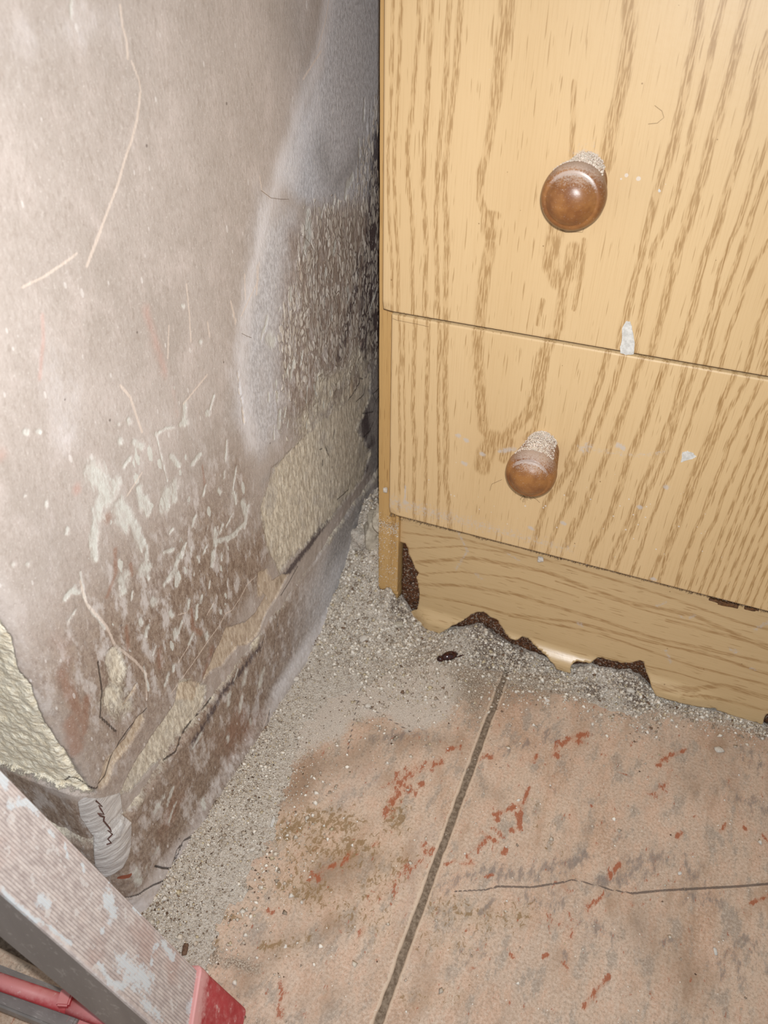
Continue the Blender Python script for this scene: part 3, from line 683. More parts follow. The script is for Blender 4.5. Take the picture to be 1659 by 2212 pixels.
at2 = {k: np.concatenate([v, v[ri]]) for k, v in a.items()}
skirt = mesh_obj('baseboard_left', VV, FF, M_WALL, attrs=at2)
tag(skirt, kind='structure')
SKIRT_MARK = [(140 + a_ * .1688, 1680 + b_ * .1688) for a_, b_ in [(450, 320), (492, 332), (480, 380), (500, 420), (520, 432), (488, 480), (512, 510), (545, 525), (548, 575), (592, 610), (612, 655), (600, 700), (642, 745), (618, 810), (652, 860), (620, 880)]]
wb = box('wall_back', -.03, 1.5, .62, .70, 0, 1.6, M_WALL); tag(wb, kind='structure')

# ------------------------------------------------------------------ floor: screed with tiles as parts
floor = box('floor', -1.2, 1.8, -1.6, .70, -.05, -.0022, M_GROUT); tag(floor, kind='structure')
R7 = (600, 1450, .6383); F8 = (330, 1750, .223)
def tile_features(P):
    st, pl = P.stroke, P.poly
    for pts, r, k in [([(400, 390), (430, 360)], 30, .62), ([(370, 480), (410, 410), (440, 350), (500, 320), (545, 310)], 20, .72), ([(480, 380), (490, 385)], 9, 1), ([(415, 375), (440, 400)], 26, .8), ([(680, 300), (700, 285), (718, 290)], 10, .9), ([(862, 305), (878, 288)], 9, 1), ([(570, 265), (620, 255)], 8, .7),
                      ([(940, 285), (945, 255), (985, 230), (1050, 212)], 13, .85), ([(985, 230), (1030, 240)], 12, .7), ([(1285, 318), (1310, 295), (1380, 265)], 9, .8), ([(850, 395), (835, 440), (800, 460), (735, 490)], 10, .8), ([(735, 505), (745, 500)], 8, 1), ([(820, 460), (815, 530), (790, 540)], 12, .8),
                      ([(690, 545), (720, 565), (745, 580)], 9, .85), ([(675, 600), (700, 575)], 11, .9), ([(770, 605), (760, 615)], 9, 1), ([(760, 560), (730, 530)], 10, .7), ([(640, 625), (660, 650), (620, 650)], 9, .8), ([(570, 655), (600, 640)], 7, .8), ([(490, 590), (500, 620), (530, 600)], 13, .75),
                      ([(720, 690), (705, 697)], 8, 1), ([(1120, 700), (1140, 665), (1155, 655)], 12, .85), ([(1100, 760), (1060, 790), (1045, 810)], 10, .7), ([(1195, 785), (1200, 790)], 10, .8), ([(1355, 560), (1365, 548)], 10, 1), ([(1578, 530), (1582, 534)], 8, 1), ([(1500, 545), (1515, 515)], 7, .8),
                      ([(1600, 785), (1640, 770), (1659, 760)], 8, .9), ([(1310, 380), (1290, 410), (1260, 415)], 16, .62), ([(230, 640), (245, 615)], 11, .9), ([(110, 700), (180, 660), (210, 650)], 14, .62), ([(320, 590), (335, 580)], 9, .8), ([(280, 885), (290, 870)], 12, .7), ([(350, 760), (440, 660)], 34, .45),
                      ([(1035, 1140), (1070, 1090), (1110, 1050), (1125, 1030)], 10, .85), ([(790, 960), (794, 966)], 9, 1), ([(900, 965), (915, 958)], 7, 1), ([(655, 1005), (650, 1010)], 8, .8), ([(85, 1160), (95, 1165)], 9, .7), ([(965, 990), (975, 1000)], 9, .6), ([(460, 660), (480, 640)], 12, .6), ([(918, 850), (1010, 860)], 30, .4),
                      ([(1150, 340), (1200, 360)], 4, .7), ([(970, 730), (985, 745)], 12, .7), ([(1645, 560), (1659, 575)], 8, .9), ([(20, 1050), (0, 1170)], 24, .55), ([(1060, 455), (1065, 457)], 6, .9), ([(980, 490), (990, 500)], 14, .4)]:
        st('orange', pts, r * .85, k * .92, R7)
    st('orange', [(1120, 980), (1150, 990)], 26, .9, F8); st('orange', [(1560, 620), (1600, 660)], 50, .6, F8)
    for pts, r, k in [([(560, 730), (640, 690), (760, 670)], 26, .55), ([(760, 700), (860, 690), (950, 650), (1020, 640)], 30, .60), ([(1020, 615), (1050, 625)], 18, .62), ([(1100, 720), (1180, 690), (1260, 640), (1300, 630)], 30, .62), ([(1170, 700), (1190, 640)], 24, .6), ([(1380, 650), (1400, 690)], 40, .5),
                      ([(680, 820), (710, 795), (730, 770)], 7, .85), ([(1560, 430), (1659, 470)], 40, .5), ([(905, 225), (930, 210)], 34, .55), ([(760, 270), (860, 240)], 40, .4), ([(960, 950), (970, 960)], 20, .62), ([(1040, 850), (1120, 890)], 34, .5), ([(1400, 760), (1500, 780)], 40, .5), ([(560, 820), (520, 760)], 26, .5),
                      ([(350, 230), (480, 210)], 34, .5), ([(700, 960), (560, 880)], 60, .32), ([(1560, 930), (1580, 900)], 22, .6), ([(1340, 910), (1300, 920)], 14, .6), ([(840, 770), (960, 790)], 40, .45), ([(1500, 1000), (1600, 950)], 60, .4), ([(1060, 430), (940, 400)], 30, .3), ([(1600, 280), (1659, 330)], 50, .4)]:
        st('grey', pts, r, k, R7)
    st('crack', [(600, 745), (700, 740), (750, 728), (850, 732), (960, 715), (1000, 705)], 2.6, 1, R7)
    st('crack', [(740, 728), (860, 731), (970, 713)], 3.6, 1, R7)
    st('crack', [(1000, 705), (1080, 725), (1130, 740), (1200, 752)], 3.0, .95, R7)
    st('crack', [(1200, 752), (1300, 742), (1450, 734), (1560, 728), (1700, 716)], 4.0, 1, R7)
    st('crack', [(130, 40), (270, 100), (450, 205)], 1.5, .9, R7); st('crack', [(290, 30), (270, 100), (235, 280)], 1.3, .9, R7)
    for pts, r, k in [([(180, 700), (250, 640)], 70, .85), ([(100, 760), (200, 720)], 60, .6), ([(700, 390), (740, 420)], 50, .62), ([(1220, 860), (1300, 960), (1380, 1050)], 130, .62), ([(1380, 360), (1500, 260)], 120, .5), ([(330, 230), (250, 300), (120, 330), (40, 420)], 70, .72), ([(300, 180), (450, 240), (600, 240)], 50, .62),
                      ([(1130, 1140), (1250, 1120)], 40, .3), ([(980, 860), (900, 840)], 40, .4), ([(0, 620), (-60, 700)], 40, .5), ([(560, 470), (640, 350)], 40, .35), ([(-100, 1050), (40, 900), (160, 870)], 70, .6), ([(1550, 220), (1659, 260)], 50, .6)]:
        st('brown', pts, r, k, R7)
    for pts, r, k in [([(20, 540), (120, 500), (240, 520)], 54, .72), ([(120, 600), (250, 610)], 60, .62), ([(400, 470), (400, 520)], 40, .7), ([(240, 560), (320, 600)], 50, .6), ([(40, 720), (140, 760)], 60, .6), ([(150, 660), (60, 640)], 40, .5), ([(300, 740), (420, 640)], 70, .5), ([(200, 800), (340, 860)], 80, .42),
                      ([(520, 800), (700, 840), (840, 820)], 50, .5), ([(440, 900), (620, 930)], 50, .42), ([(430, 1120), (620, 1100)], 40, .38), ([(560, 780), (640, 790)], 30, .5), ([(900, 440), (920, 600)], 50, .3)]:
        st('olive', pts, r, k, R7)
    for pts, r, k in [([(420, 1200), (540, 1150), (580, 1060)], 26, .85), ([(640, 1040), (760, 1030), (860, 1040)], 30, .75), ([(600, 1250), (640, 1330)], 50, .6), ([(1300, 720), (1400, 780), (1500, 740)], 50, .72), ([(1500, 100), (1600, 200), (1650, 400)], 90, .62), ([(1300, 400), (1400, 600)], 70, .55), ([(1050, 1330), (1250, 1290)], 50, .7), ([(1250, 1360), (1500, 1260)], 80, .5)]:
        st('olive', pts, r, k, F8)
    pl('dust', [(560, 1380), (720, 1240), (900, 1300), (960, 1380), (990, 1440), (1000, 1500), (960, 1560), (880, 1580), (830, 1545), (760, 1560), (745, 1590), (690, 1610), (620, 1660), (560, 1790), (470, 1830), (330, 1990), (200, 2050), (300, 1900)], 34, 1)
    pl('dust', [(1000, 1440), (1240, 1470), (1420, 1500), (1680, 1580), (1680, 1600), (1420, 1545), (1240, 1510), (1060, 1480)], 26, .7)
    pl('grit', [(560, 1480), (700, 1330), (900, 1330), (960, 1420), (900, 1440), (720, 1440), (640, 1540), (560, 1700), (480, 1800), (420, 1900), (440, 2120), (560, 2212), (420, 2240), (200, 2000)], 50, .85)
    pl('grit', [(940, 1370), (1200, 1430), (1420, 1490), (1680, 1560), (1680, 1590), (1420, 1530), (1200, 1500), (1060, 1490), (1040, 1580), (980, 1500)], 34, .85)
    for pts, r in [([(560, 320), (700, 380)], 60), ([(1100, 350), (1000, 420), (820, 400)], 60), ([(600, 640), (640, 760), (560, 820)], 70), ([(400, 860), (420, 1040)], 100), ([(300, 1150), (420, 1100)], 60), ([(560, 1420), (800, 1480), (1000, 1540)], 70)]: st('grit', pts, r, .75, F8)
    st('brown', [(1000, 1440), (1040, 1500), (1180, 1480)], 40, .8); st('brown', [(1230, 1500), (1400, 1530)], 26, .6)
    for x, y, r in [(1150, 200, 15), (1140, 260, 15), (1130, 310, 8), (1285, 1310, 14)]: st('white', [(x, y), (x, y + 20)], r, .9, F8)
    for x, y, r in [(912, 98, 8), (905, 105, 6)]: st('white', [(x, y)], r, .8, R7)
tiles = []
def tile(x0, x1, y0, y1, hx, hy, paint=False, fy=None):
    g = .0018
    xs = np.concatenate([[x0, x0 + g * .4], np.linspace(x0 + g, x1 - g, max(3, int((x1 - x0) / hx))), [x1 - g * .4, x1]])
    ys = np.concatenate([[y0, y0 + g * .4], np.linspace(y0 + g, y1 - g, max(3, int((y1 - y0) / hy))), [y1 - g * .4, y1]])
    X, Y = np.meshgrid(xs, ys, indexing='ij'); x = X.ravel(); y = Y.ravel()
    P = Paint(x, y, lambda px, py: tuple(at(px, py, 2, 0)[:2]), TN)
    if paint: tile_features(P)
    e = np.minimum(np.minimum(x - x0, x1 - x), np.minimum(y - y0, y1 - y))
    P.a['edge'] = np.maximum(P.a['edge'], np.clip(1 - .5 * e / .0016, 0, 1) * 1.1)
    z = -.0012 * np.clip(1 - e / .0014, 0, 1) ** 1.5 * (.6 + .8 * fbm(x * 180, y * 180, 61)) + .0002 * (fbm(x * 30, y * 30, 62) - .5)
    # chipped arris
    xj = x + np.where(np.abs(x - x0) < g, .0012 * (fbm(y * 140, x * 0, 63) - .5) * (1 - (x - x0) / g), 0) + np.where(np.abs(x - x1) < g, .0012 * (fbm(y * 140, x * 0 + 5, 64) - .5) * (1 - (x1 - x) / g), 0)
    V = np.stack([xj, y, z], 1)
    VV, FF, ri = closed_sheet(V, len(xs), len(ys), lambda q: q * np.array([1, 1, 0]) + np.array([0, 0, -.008]))
    FF = FF[:, ::-1].copy()
    FF = FF[:, ::-1].copy()
    o = mesh_obj('tile', VV, FF, M_TILE, floor, attrs={k: np.concatenate([v, v[ri]]) for k, v in P.a.items()})
    tiles.append(o)
GX = .1693
for ix, (tx0, tx1) in enumerate([(.0005, GX - .0024), (GX + .0024, .4972), (.5020, .8270), (.8320, 1.157)]):
    for iy, (ty0, ty1) in enumerate([(-1.078, -.712), (-.707, -.341), (-.336, .030), (.035, .401)]):
        vis = iy in (2,) and ix < 2
        tile(tx0, tx1, ty0, ty1, .0014 if vis else .03, .0014 if vis else .03, vis)
for iy, (ty0, ty1) in enumerate([(-1.078, -.712), (-.707, -.341)]):
    for tx0, tx1 in [(-.33, -.0045), (-.66, -.335)]: tile(tx0, tx1, ty0, ty1, .03, .03)

# ------------------------------------------------------------------ chest of drawers
XP0, XP1 = .0419, .0599
XR = .86; HT = .80
chest = empty('chest_of_drawers', (XP0, 0, 0), 'oak chest of drawers with round brown knobs and rotted peeling plinth', 'cabinet')
def to_chest(o):
    o.parent = chest; o.matrix_parent_inverse = Matrix.Translation(-Vector(chest.location)); return o
def front_board(name, x0, x1, z0, z1, th, mat, h, feats=None, xf=.385, dark=True):
    g = .0007
    xs = axis_cuts(x0 + g, x1 - g, x0 + g, xf, h, .06); zs = np.linspace(z0 + g, z1 - g, int((z1 - z0) / h))
    xs = np.concatenate([[x0], xs, [x1]]); zs = np.concatenate([[z0], zs, [z1]])
    X, Zz = np.meshgrid(xs, zs, indexing='ij'); x = X.ravel(); z = Zz.ravel()
    P = Paint(x, z, lambda px, py: tuple(at(px, py, 1, 0)[[0, 2]]), ['vein', 'speck', 'film'])
    if feats: feats(P)
    e = np.minimum(np.minimum(x - x0, x1 - x), np.minimum(z - z0, z1 - z))
    y = np.where(e < g * .5, g, 0.0)
    # the lower left corner is a little rounded and worn
    d = np.hypot(x - x0, z - z0)
    y = y + .0018 * np.clip(1 - d / .007, 0, 1)
    V = np.stack([x, y, z], 1)
    def bk(q):
        r = q.copy(); r[..., 1] = th; return r
    VV, FF, ri = closed_sheet(V, len(xs), len(zs), bk)
    fc = VV[FF].mean(1)
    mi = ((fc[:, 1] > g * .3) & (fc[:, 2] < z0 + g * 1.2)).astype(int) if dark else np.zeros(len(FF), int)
    FF = FF[:, ::-1].copy()
    k = len(VV); n = len(ri)
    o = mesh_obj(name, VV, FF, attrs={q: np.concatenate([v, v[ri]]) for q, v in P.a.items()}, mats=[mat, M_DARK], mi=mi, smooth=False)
    back = box('back_face', x0, x1, th - .0005, th, z0, z1, mat)   # closes the rear
    bm = bmesh.new(); bm.from_mesh(o.data); 
    bm2 = bmesh.new(); bm2.from_mesh(back.data)
    vm = {}
    for v in bm2.verts: vm[v] = bm.verts.new(v.co)
    for f in bm2.faces: bm.faces.new([vm[v] for v in f.verts])
    bm.to_mesh(o.data); bm.free(); bm2.free(); bpy.data.objects.remove(back)
    return o

C1 = (820, 0, .3165); C2 = (1240, 0, .3707); C3 = (820, 660, .2532); C4 = (1240, 740, .2667)
def veins(P):
    L = [(C1, 11, [(95, -60), (90, 200), (85, 500), (75, 800), (55, 1000), (60, 1300), (70, 1600), (85, 1800), (85, 2120)]),
         (C1, 13, [(150, -60), (140, 250), (135, 500), (120, 750), (100, 1000), (100, 1250), (110, 1500), (125, 1750), (125, 2130)]),
         (C1, 15, [(275, -60), (265, 250), (240, 500), (220, 750), (190, 950), (190, 1200), (215, 1400), (230, 1600), (220, 1800), (225, 2140)]),
         (C1, 17, [(360, -60), (345, 250), (335, 500), (320, 750), (305, 1000), (295, 1250), (305, 1400), (320, 1700), (310, 1900), (305, 2170)]),
         (C1, 17, [(490, -60), (460, 200), (455, 500), (425, 800), (400, 1050), (390, 1300), (385, 1550), (390, 1800), (395, 2000), (400, 2190)]),
         (C1, 20, [(565, -60), (540, 200), (520, 500), (495, 700), (475, 900), (450, 1100), (440, 1300), (455, 1500), (460, 1700), (450, 1900), (450, 2200)]),
         (C1, 52, [(875, -60), (865, 150), (830, 350)]), (C1, 42, [(830, 350), (805, 550), (785, 700)]), (C1, 28, [(785, 700), (755, 900), (725, 1060), (690, 1180)]), (C1, 24, [(690, 1180), (685, 1350), (720, 1460), (800, 1470)]),
         (C1, 44, [(740, 1500), (750, 1600)]), (C1, 34, [(760, 1680), (720, 1850), (700, 2000), (685, 2240)]),
         (C1, 50, [(1210, 1540), (1180, 1700), (1170, 1820)]), (C1, 42, [(1170, 1820), (1210, 1930), (1290, 1880), (1327, 1700)]), (C1, 30, [(1270, 1900), (1240, 2060), (1225, 2230)]), (C1, 16, [(1327, 560), (1310, 1060)]),
         (C1, 16, [(1110, 2050), (1080, 2211)]),
         (C2, 40, [(320, -40), (325, 150), (310, 300), (290, 450), (260, 560), (225, 700), (200, 850), (190, 960)]), (C2, 14, [(60, 1400), (40, 1600), (0, 1800)]),
         (C2, 24, [(740, -40), (720, 200), (680, 350), (650, 500), (620, 650), (590, 800), (540, 950), (505, 1050), (460, 1200), (420, 1350), (390, 1500), (350, 1650), (310, 1800), (260, 2020)]),
         (C2, 18, [(880, -40), (820, 200), (790, 350), (750, 500), (720, 650), (680, 780), (650, 950), (610, 1100), (580, 1220), (530, 1330), (470, 1430), (440, 1570), (420, 1700), (390, 1850), (360, 2060)]),
         (C2, 26, [(1015, -40), (970, 200), (920, 400), (880, 550), (840, 700), (790, 850), (760, 1000), (710, 1150), (670, 1300), (610, 1430), (570, 1580), (540, 1720), (500, 1880), (450, 2080)]),
         (C2, 22, [(1135, 200), (1080, 400), (1030, 620), (990, 800), (940, 980), (890, 1130), (840, 1300), (790, 1430), (750, 1530), (720, 1650), (700, 1780), (650, 1950), (590, 2100)]),
         (C2, 14, [(1140, 800), (1060, 1010), (1010, 1150), (960, 1300), (900, 1430), (850, 1570), (820, 1700), (780, 1870), (700, 2130)]),
         (C2, 16, [(1140, 1000), (1050, 1200), (1000, 1370), (940, 1550), (880, 1700), (830, 1850), (760, 2140)]),
         (C2, 13, [(1140, 1400), (1060, 1520), (1000, 1650), (960, 1800), (900, 1930), (850, 2160)]),
         (C2, 16, [(1140, 1750), (1060, 1930), (1000, 2180)]), (C2, 9, [(1140, 1900), (1080, 2200)]), (C2, 9, [(1140, 2000), (1110, 2200)])]
    L2 = [(C3, 10, [(165, 60), (175, 400), (165, 800), (175, 1200), (165, 1760)]), (C3, 8, [(210, 70), (205, 500), (215, 900), (210, 1300), (215, 1560)]), (C3, 15, [(305, 90), (290, 500), (285, 900), (300, 1200), (290, 1600), (300, 1860)]),
          (C3, 15, [(415, 110), (410, 500), (400, 850), (395, 1200), (390, 1600), (385, 1880)]), (C3, 12, [(510, 140), (500, 600), (500, 1000), (510, 1500), (495, 1900)]), (C3, 20, [(570, 150), (555, 500), (560, 900), (570, 1200), (560, 1500), (590, 1700), (600, 1920)]),
          (C3, 38, [(840, 210), (845, 450), (850, 650), (865, 850), (880, 1050), (950, 1130), (1050, 1150), (1150, 1040), (1240, 950), (1300, 870), (1340, 650), (1390, 450), (1460, 290)]),
          (C3, 60, [(980, 1130), (900, 1260), (880, 1380)]), (C3, 44, [(1100, 1160), (1060, 1300)]), (C3, 22, [(1420, 450), (1380, 800), (1320, 1060), (1240, 1130)]), (C3, 26, [(1540, 100), (1500, 290)]),
          (C3, 24, [(1659, 1350), (1580, 1450), (1500, 1560), (1420, 1680), (1380, 1800), (1330, 2000), (1290, 2110)]), (C3, 16, [(1659, 1600), (1560, 1780), (1480, 1960), (1420, 2150)]), (C3, 10, [(1659, 1820), (1570, 2060), (1540, 2180)]),
          (C4, 24, [(275, 90), (220, 250), (180, 400), (130, 520), (80, 680), (20, 820), (-60, 1000)]), (C4, 22, [(405, 100), (340, 280), (290, 420), (230, 600), (150, 770), (90, 920), (20, 1080), (-50, 1230)]), (C4, 24, [(550, 130), (490, 280), (440, 440), (390, 580), (330, 740), (270, 900), (200, 1060), (140, 1200), (80, 1330), (20, 1480), (-60, 1640)]),
          (C4, 24, [(745, 160), (690, 330), (630, 480), (580, 640), (500, 820), (430, 960), (390, 1100), (340, 1250), (290, 1420), (210, 1560), (140, 1680), (100, 1820)]), (C4, 19, [(895, 190), (850, 400), (810, 550), (740, 710), (680, 880), (620, 1020), (550, 1150), (500, 1290), (450, 1430), (380, 1580), (310, 1720), (260, 1860)]),
          (C4, 17, [(985, 210), (900, 440), (830, 620), (770, 820), (700, 1000), (630, 1150), (570, 1270), (510, 1420), (440, 1600), (370, 1750), (330, 1880)]), (C4, 14, [(1105, 220), (1030, 400), (980, 520), (920, 700), (850, 900), (790, 1060), (720, 1180), (660, 1350), (590, 1520), (540, 1680), (450, 1910)]),
          (C4, 18, [(1300, 260), (1210, 450), (1150, 620), (1080, 800), (1010, 950), (940, 1120), (870, 1330), (800, 1520), (720, 1680), (600, 1960)]), (C4, 16, [(1405, 290), (1320, 450), (1250, 550), (1160, 730), (1080, 920), (1000, 1100), (930, 1280), (850, 1490), (770, 1670), (680, 1960)]),
          (C4, 16, [(1510, 310), (1420, 500), (1330, 680), (1250, 830), (1200, 1000), (1120, 1180), (1050, 1380), (980, 1520), (900, 1720), (820, 1990)]), (C4, 13, [(1600, 420), (1450, 640), (1400, 830), (1300, 1050), (1200, 1250), (1150, 1430), (1050, 1600), (980, 1850), (920, 2030)])]
    for k, dx in enumerate([0, 75, 140, 215, 280, 350, 430, 500, 580, 660, 740]):
        L2.append((C4, 10 + 3 * (k % 3 == 0), [(1571 + dx * .3, 560 + dx * 1.35), (1470 + dx * .6, 860 + dx * .9), (1340 + dx * .75, 1200 + dx * .55), (1210 + dx * .82, 1500 + dx * .38), (1110 + dx * .86, 1780 + dx * .2), (990 + dx * .9, 2080 + dx * .12)]))
    for fr, w_, pts in L + L2:
        pts = [(p[0] + (random.random() - .5) * w_ * .2, p[1]) for p in pts]
        P.stroke('vein', pts, w_ * .95, 1, fr)
def feats_up(P):
    veins(P); P.a['vein'][P.V < .3025] = 0
    P.a['speck'][:] = .25
    P.stroke('speck', [(1320, 385), (1400, 390)], 30, 1.0); P.stroke('film', [(1262, 345)], 30, .55)
def feats_lo(P):
    veins(P); P.a['speck'][:] = .26
    P.poly('speck', [(850, 920), (1200, 1000), (1500, 1000), (1659, 1300), (1250, 1230), (850, 1110)], 80, .55)
    P.stroke('film', [(1250, 965), (1300, 975), (1380, 985), (1440, 975)], 6, .42); P.stroke('film', [(1260, 970), (1270, 965)], 12, .58)
    P.stroke('film', [(1336, 962), (1346, 968)], 6, .9); P.stroke('film', [(1440, 1052)], 6, .9); P.stroke('film', [(1080, 975), (1110, 970)], 5, .8)
    for x, y in [(1005, 950), (988, 940), (1001, 1000), (1040, 980), (875, 1085), (1215, 1130), (1145, 1140), (1410, 1250), (1380, 1095)]: P.stroke('film', [(x, y), (x + 4, y + 2)], 4, 1)
    P.stroke('film', [(876, 1050), (874, 1080)], 1.5, 1)
    P.poly('film', [(830, 1100), (1240, 1200), (1240, 1180), (830, 1060)], 16, .45)
XK, ZK1, ZK2 = .1685, .3962, .2236
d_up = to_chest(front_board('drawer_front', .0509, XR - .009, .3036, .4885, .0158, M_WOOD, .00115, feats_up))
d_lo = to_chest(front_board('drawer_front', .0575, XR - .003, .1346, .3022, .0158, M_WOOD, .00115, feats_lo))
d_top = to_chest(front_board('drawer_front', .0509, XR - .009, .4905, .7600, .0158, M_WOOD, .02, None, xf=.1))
d_lo['label'] = 'bottom drawer front, spattered with plaster'
# side panels, top, back and rotten foot
def side_panel(x0, x1, name='side_panel'):
    # front edge with broken, water-eaten foot
    ys = [.0162, .0168] + list(np.linspace(.03, .46, 10)); zs = np.concatenate([np.linspace(.0, .16, 110), np.linspace(.163, HT - .018, 30)])
    bm = bmesh.new()
    n = 7; rows = []
    for z in zs:
        row = []
        for i in range(n):
            u = i / (n - 1); x = x0 + (x1 - x0) * u
            y = .0162 + .0006 * (abs(u - .5) * 2) ** 6
            if abs(z - .1075) < .003 or (abs(z-.128)<.004 and u > .8): y += .0012 * random.random()
            if z < .034: y += .0010 + .0012 * random.random()
            row.append(bm.verts.new((x + (random.random() - .5) * .0003 * (i in (0, n - 1)), y, z)))
        row.append(bm.verts.new((x1, .46, z))); row.append(bm.verts.new((x0, .46, z))); rows.append(row)
    for a_, b_ in zip(rows[:-1], rows[1:]):
        k = len(a_)
        for i in range(k): bm.faces.new([a_[i], a_[(i + 1) % k], b_[(i + 1) % k], b_[i]])
    bm.faces.new(rows[0][::-1]); bm.faces.new(rows[-1])
    return to_chest(bm_obj(name, bm, M_EDGE))
sp = side_panel(XP0, XP1); sp['label'] = 'left side panel with water-swollen foot'
to_chest(box('side_panel', XR - .018, XR, .0162, .46, 0, HT - .018, M_CARC))
to_chest(box('top_board', XP0 - .004, XR + .004, .0, .47, HT - .018, HT, M_CARC, bev=.001))
to_chest(box('back_board', XP1, XR - .018, .452, .458, .02, HT - .018, M_CARC))
to_chest(box('rail', XP1, XR - .018, .0175, .03, .136, .150, M_CARC)); to_chest(box('rail', XP1, XR - .018, .0175, .03, .296, .310, M_CARC))
to_chest(box('rail', XP1, XR - .018, .0175, .03, .482, .497, M_CARC)); to_chest(box('bottom_board', XP1, XR - .018, .03, .452, .136, .150, M_CARC))

# plinth: swollen chipboard core and the torn foil in front of it
YP = .0215
xs = np.linspace(XP1 + .0012, XR - .018, 300); zs = np.linspace(0, .1355, 60)
X, Zz = np.meshgrid(xs, zs, indexing='ij'); x = X.ravel(); z = Zz.ravel()
yc = YP + .0030 + .0030 * fbm(x * 130, z * 130, 91) - .001
V = np.stack([x, yc, z], 1)
VV, FF, ri = closed_sheet(V, len(xs), len(zs), lambda q: q * np.array([1, 0, 1]) + np.array([0, .036, 0]))
core = to_chest(mesh_obj('plinth_board', VV, FF[:, ::-1].copy(), M_CORE)); core['label'] = 'dark wet chipboard of the plinth'

def flare(x, z):
    m = .74 * sst(.072, .092, x) * sst(.345, .300, x) + .26 * sst(.145, .170, x) * sst(.262, .230, x)
    return m * (.0094 * sst(.0222, .0090, z) + .0006 * sst(.05, .02, z))
def foil_pt(px, py):
    y = YP
    for _ in range(40):
        p = at(px, py, 1, y); y = .7 * y + .3 * (YP - float(flare(p[0], p[2])))
    return (p[0], p[2])
C5 = (780, 1250, .2773); C6 = (1180, 1380, .28873)
OUT = [(863, 1120), (861, 1168), (866, 1172), (876, 1174), (882, 1188), (884, 1200), (893, 1218), (896, 1228), (905, 1238), (899, 1248), (903, 1262), (906, 1285)]
OUT += [(C5[0] + a_ * C5[2], C5[1] + b_ * C5[2]) for a_, b_ in [(455, 150), (440, 235), (380, 262), (342, 318), (365, 372), (480, 395), (600, 425), (640, 412), (700, 372), (800, 325), (860, 275), (920, 258), (965, 262), (1010, 300), (1060, 320), (1090, 370), (1125, 430), (1170, 470), (1210, 480), (1250, 452), (1300, 462), (1350, 520), (1430, 590), (1500, 665), (1520, 705)]]
OUT += [(C6[0] + a_ * C6[2], C6[1] + b_ * C6[2]) for a_, b_ in [(75, 228), (180, 258), (185, 200), (225, 168), (270, 172), (330, 182), (385, 140), (420, 142), (480, 162), (530, 168), (560, 182), (640, 180), (700, 160), (730, 175), (745, 235), (770, 300), (820, 425), (850, 438), (960, 468), (1080, 498), (1180, 515), (1270, 518), (1275, 535), (1400, 575), (1500, 610), (1620, 640), (1630, 600), (1650, 562), (1680, 562), (1700, 640)]]
OUTW = [foil_pt(*p) for p in OUT]
zl = OUTW[-1][1]
OUTW += [(.44, -.001), (.55, .0), (XR - .018, 0.0), (XR - .018, .1350), (XP1 + .0045, .1350)]
OUTW = [(a_, max(b_, .0003)) for a_, b_ in OUTW]
# roughen the torn outline
O2 = []
for i in range(len(OUTW)):
    p, q = OUTW[i], OUTW[(i + 1) % len(OUTW)]; L = math.hypot(q[0] - p[0], q[1] - p[1]); n = max(1, int(L / .0016)) if (p[0] < .4 and q[1] < .13 and p[1] < .13) else 1
    for k in range(n):
        t_ = k / n; j = .00045 if n > 1 and k else 0
        O2.append((p[0] + (q[0] - p[0]) * t_ + (random.random() - .5) * 2 * j, max(.0002, p[1] + (q[1] - p[1]) * t_ + (random.random() - .5) * 2 * j)))
h = .0011
xs = np.concatenate([np.arange(.058, .400, h), np.arange(.41, XR, .02)]); zs = np.arange(-.002, .1365, h)
X, Zz = np.meshgrid(xs, zs, indexing='ij'); U = X.ravel().copy(); Vv = Zz.ravel().copy()
nx, nz = len(xs), len(zs); FQ = grid_faces(nx, nz)
cx = U[FQ].mean(1); cz = Vv[FQ].mean(1); keep = inside(cx, cz, O2); FQ = FQ[keep]
cnt = np.zeros(len(U), int); np.add.at(cnt, FQ.ravel(), 1)
bd = np.where((cnt > 0) & (cnt < 4))[0]
PO = np.array(O2); PN = np.roll(PO, -1, 0)
for i in bd:
    d_ = PN - PO; L = (d_ ** 2).sum(1) + 1e-12
    t_ = np.clip(((U[i] - PO[:, 0]) * d_[:, 0] + (Vv[i] - PO[:, 1]) * d_[:, 1]) / L, 0, 1)
    qx = PO[:, 0] + t_ * d_[:, 0]; qz = PO[:, 1] + t_ * d_[:, 1]; k = np.argmin((qx - U[i]) ** 2 + (qz - Vv[i]) ** 2)
    if (qx[k] - U[i]) ** 2 + (qz[k] - Vv[i]) ** 2 < (3 * h) ** 2 or U[i] > .4: U[i], Vv[i] = qx[k], qz[k]
used = np.where(cnt > 0)[0]; rm = -np.ones(len(U), int); rm[used] = np.arange(len(used)); FQ = rm[FQ]; U = U[used]; Vv = Vv[used]
def ffoil(px, py): return foil_pt(px, py)
PF = Paint(U, Vv, ffoil, ['vein', 'speck', 'film'])
PF.a['speck'][:] = .30
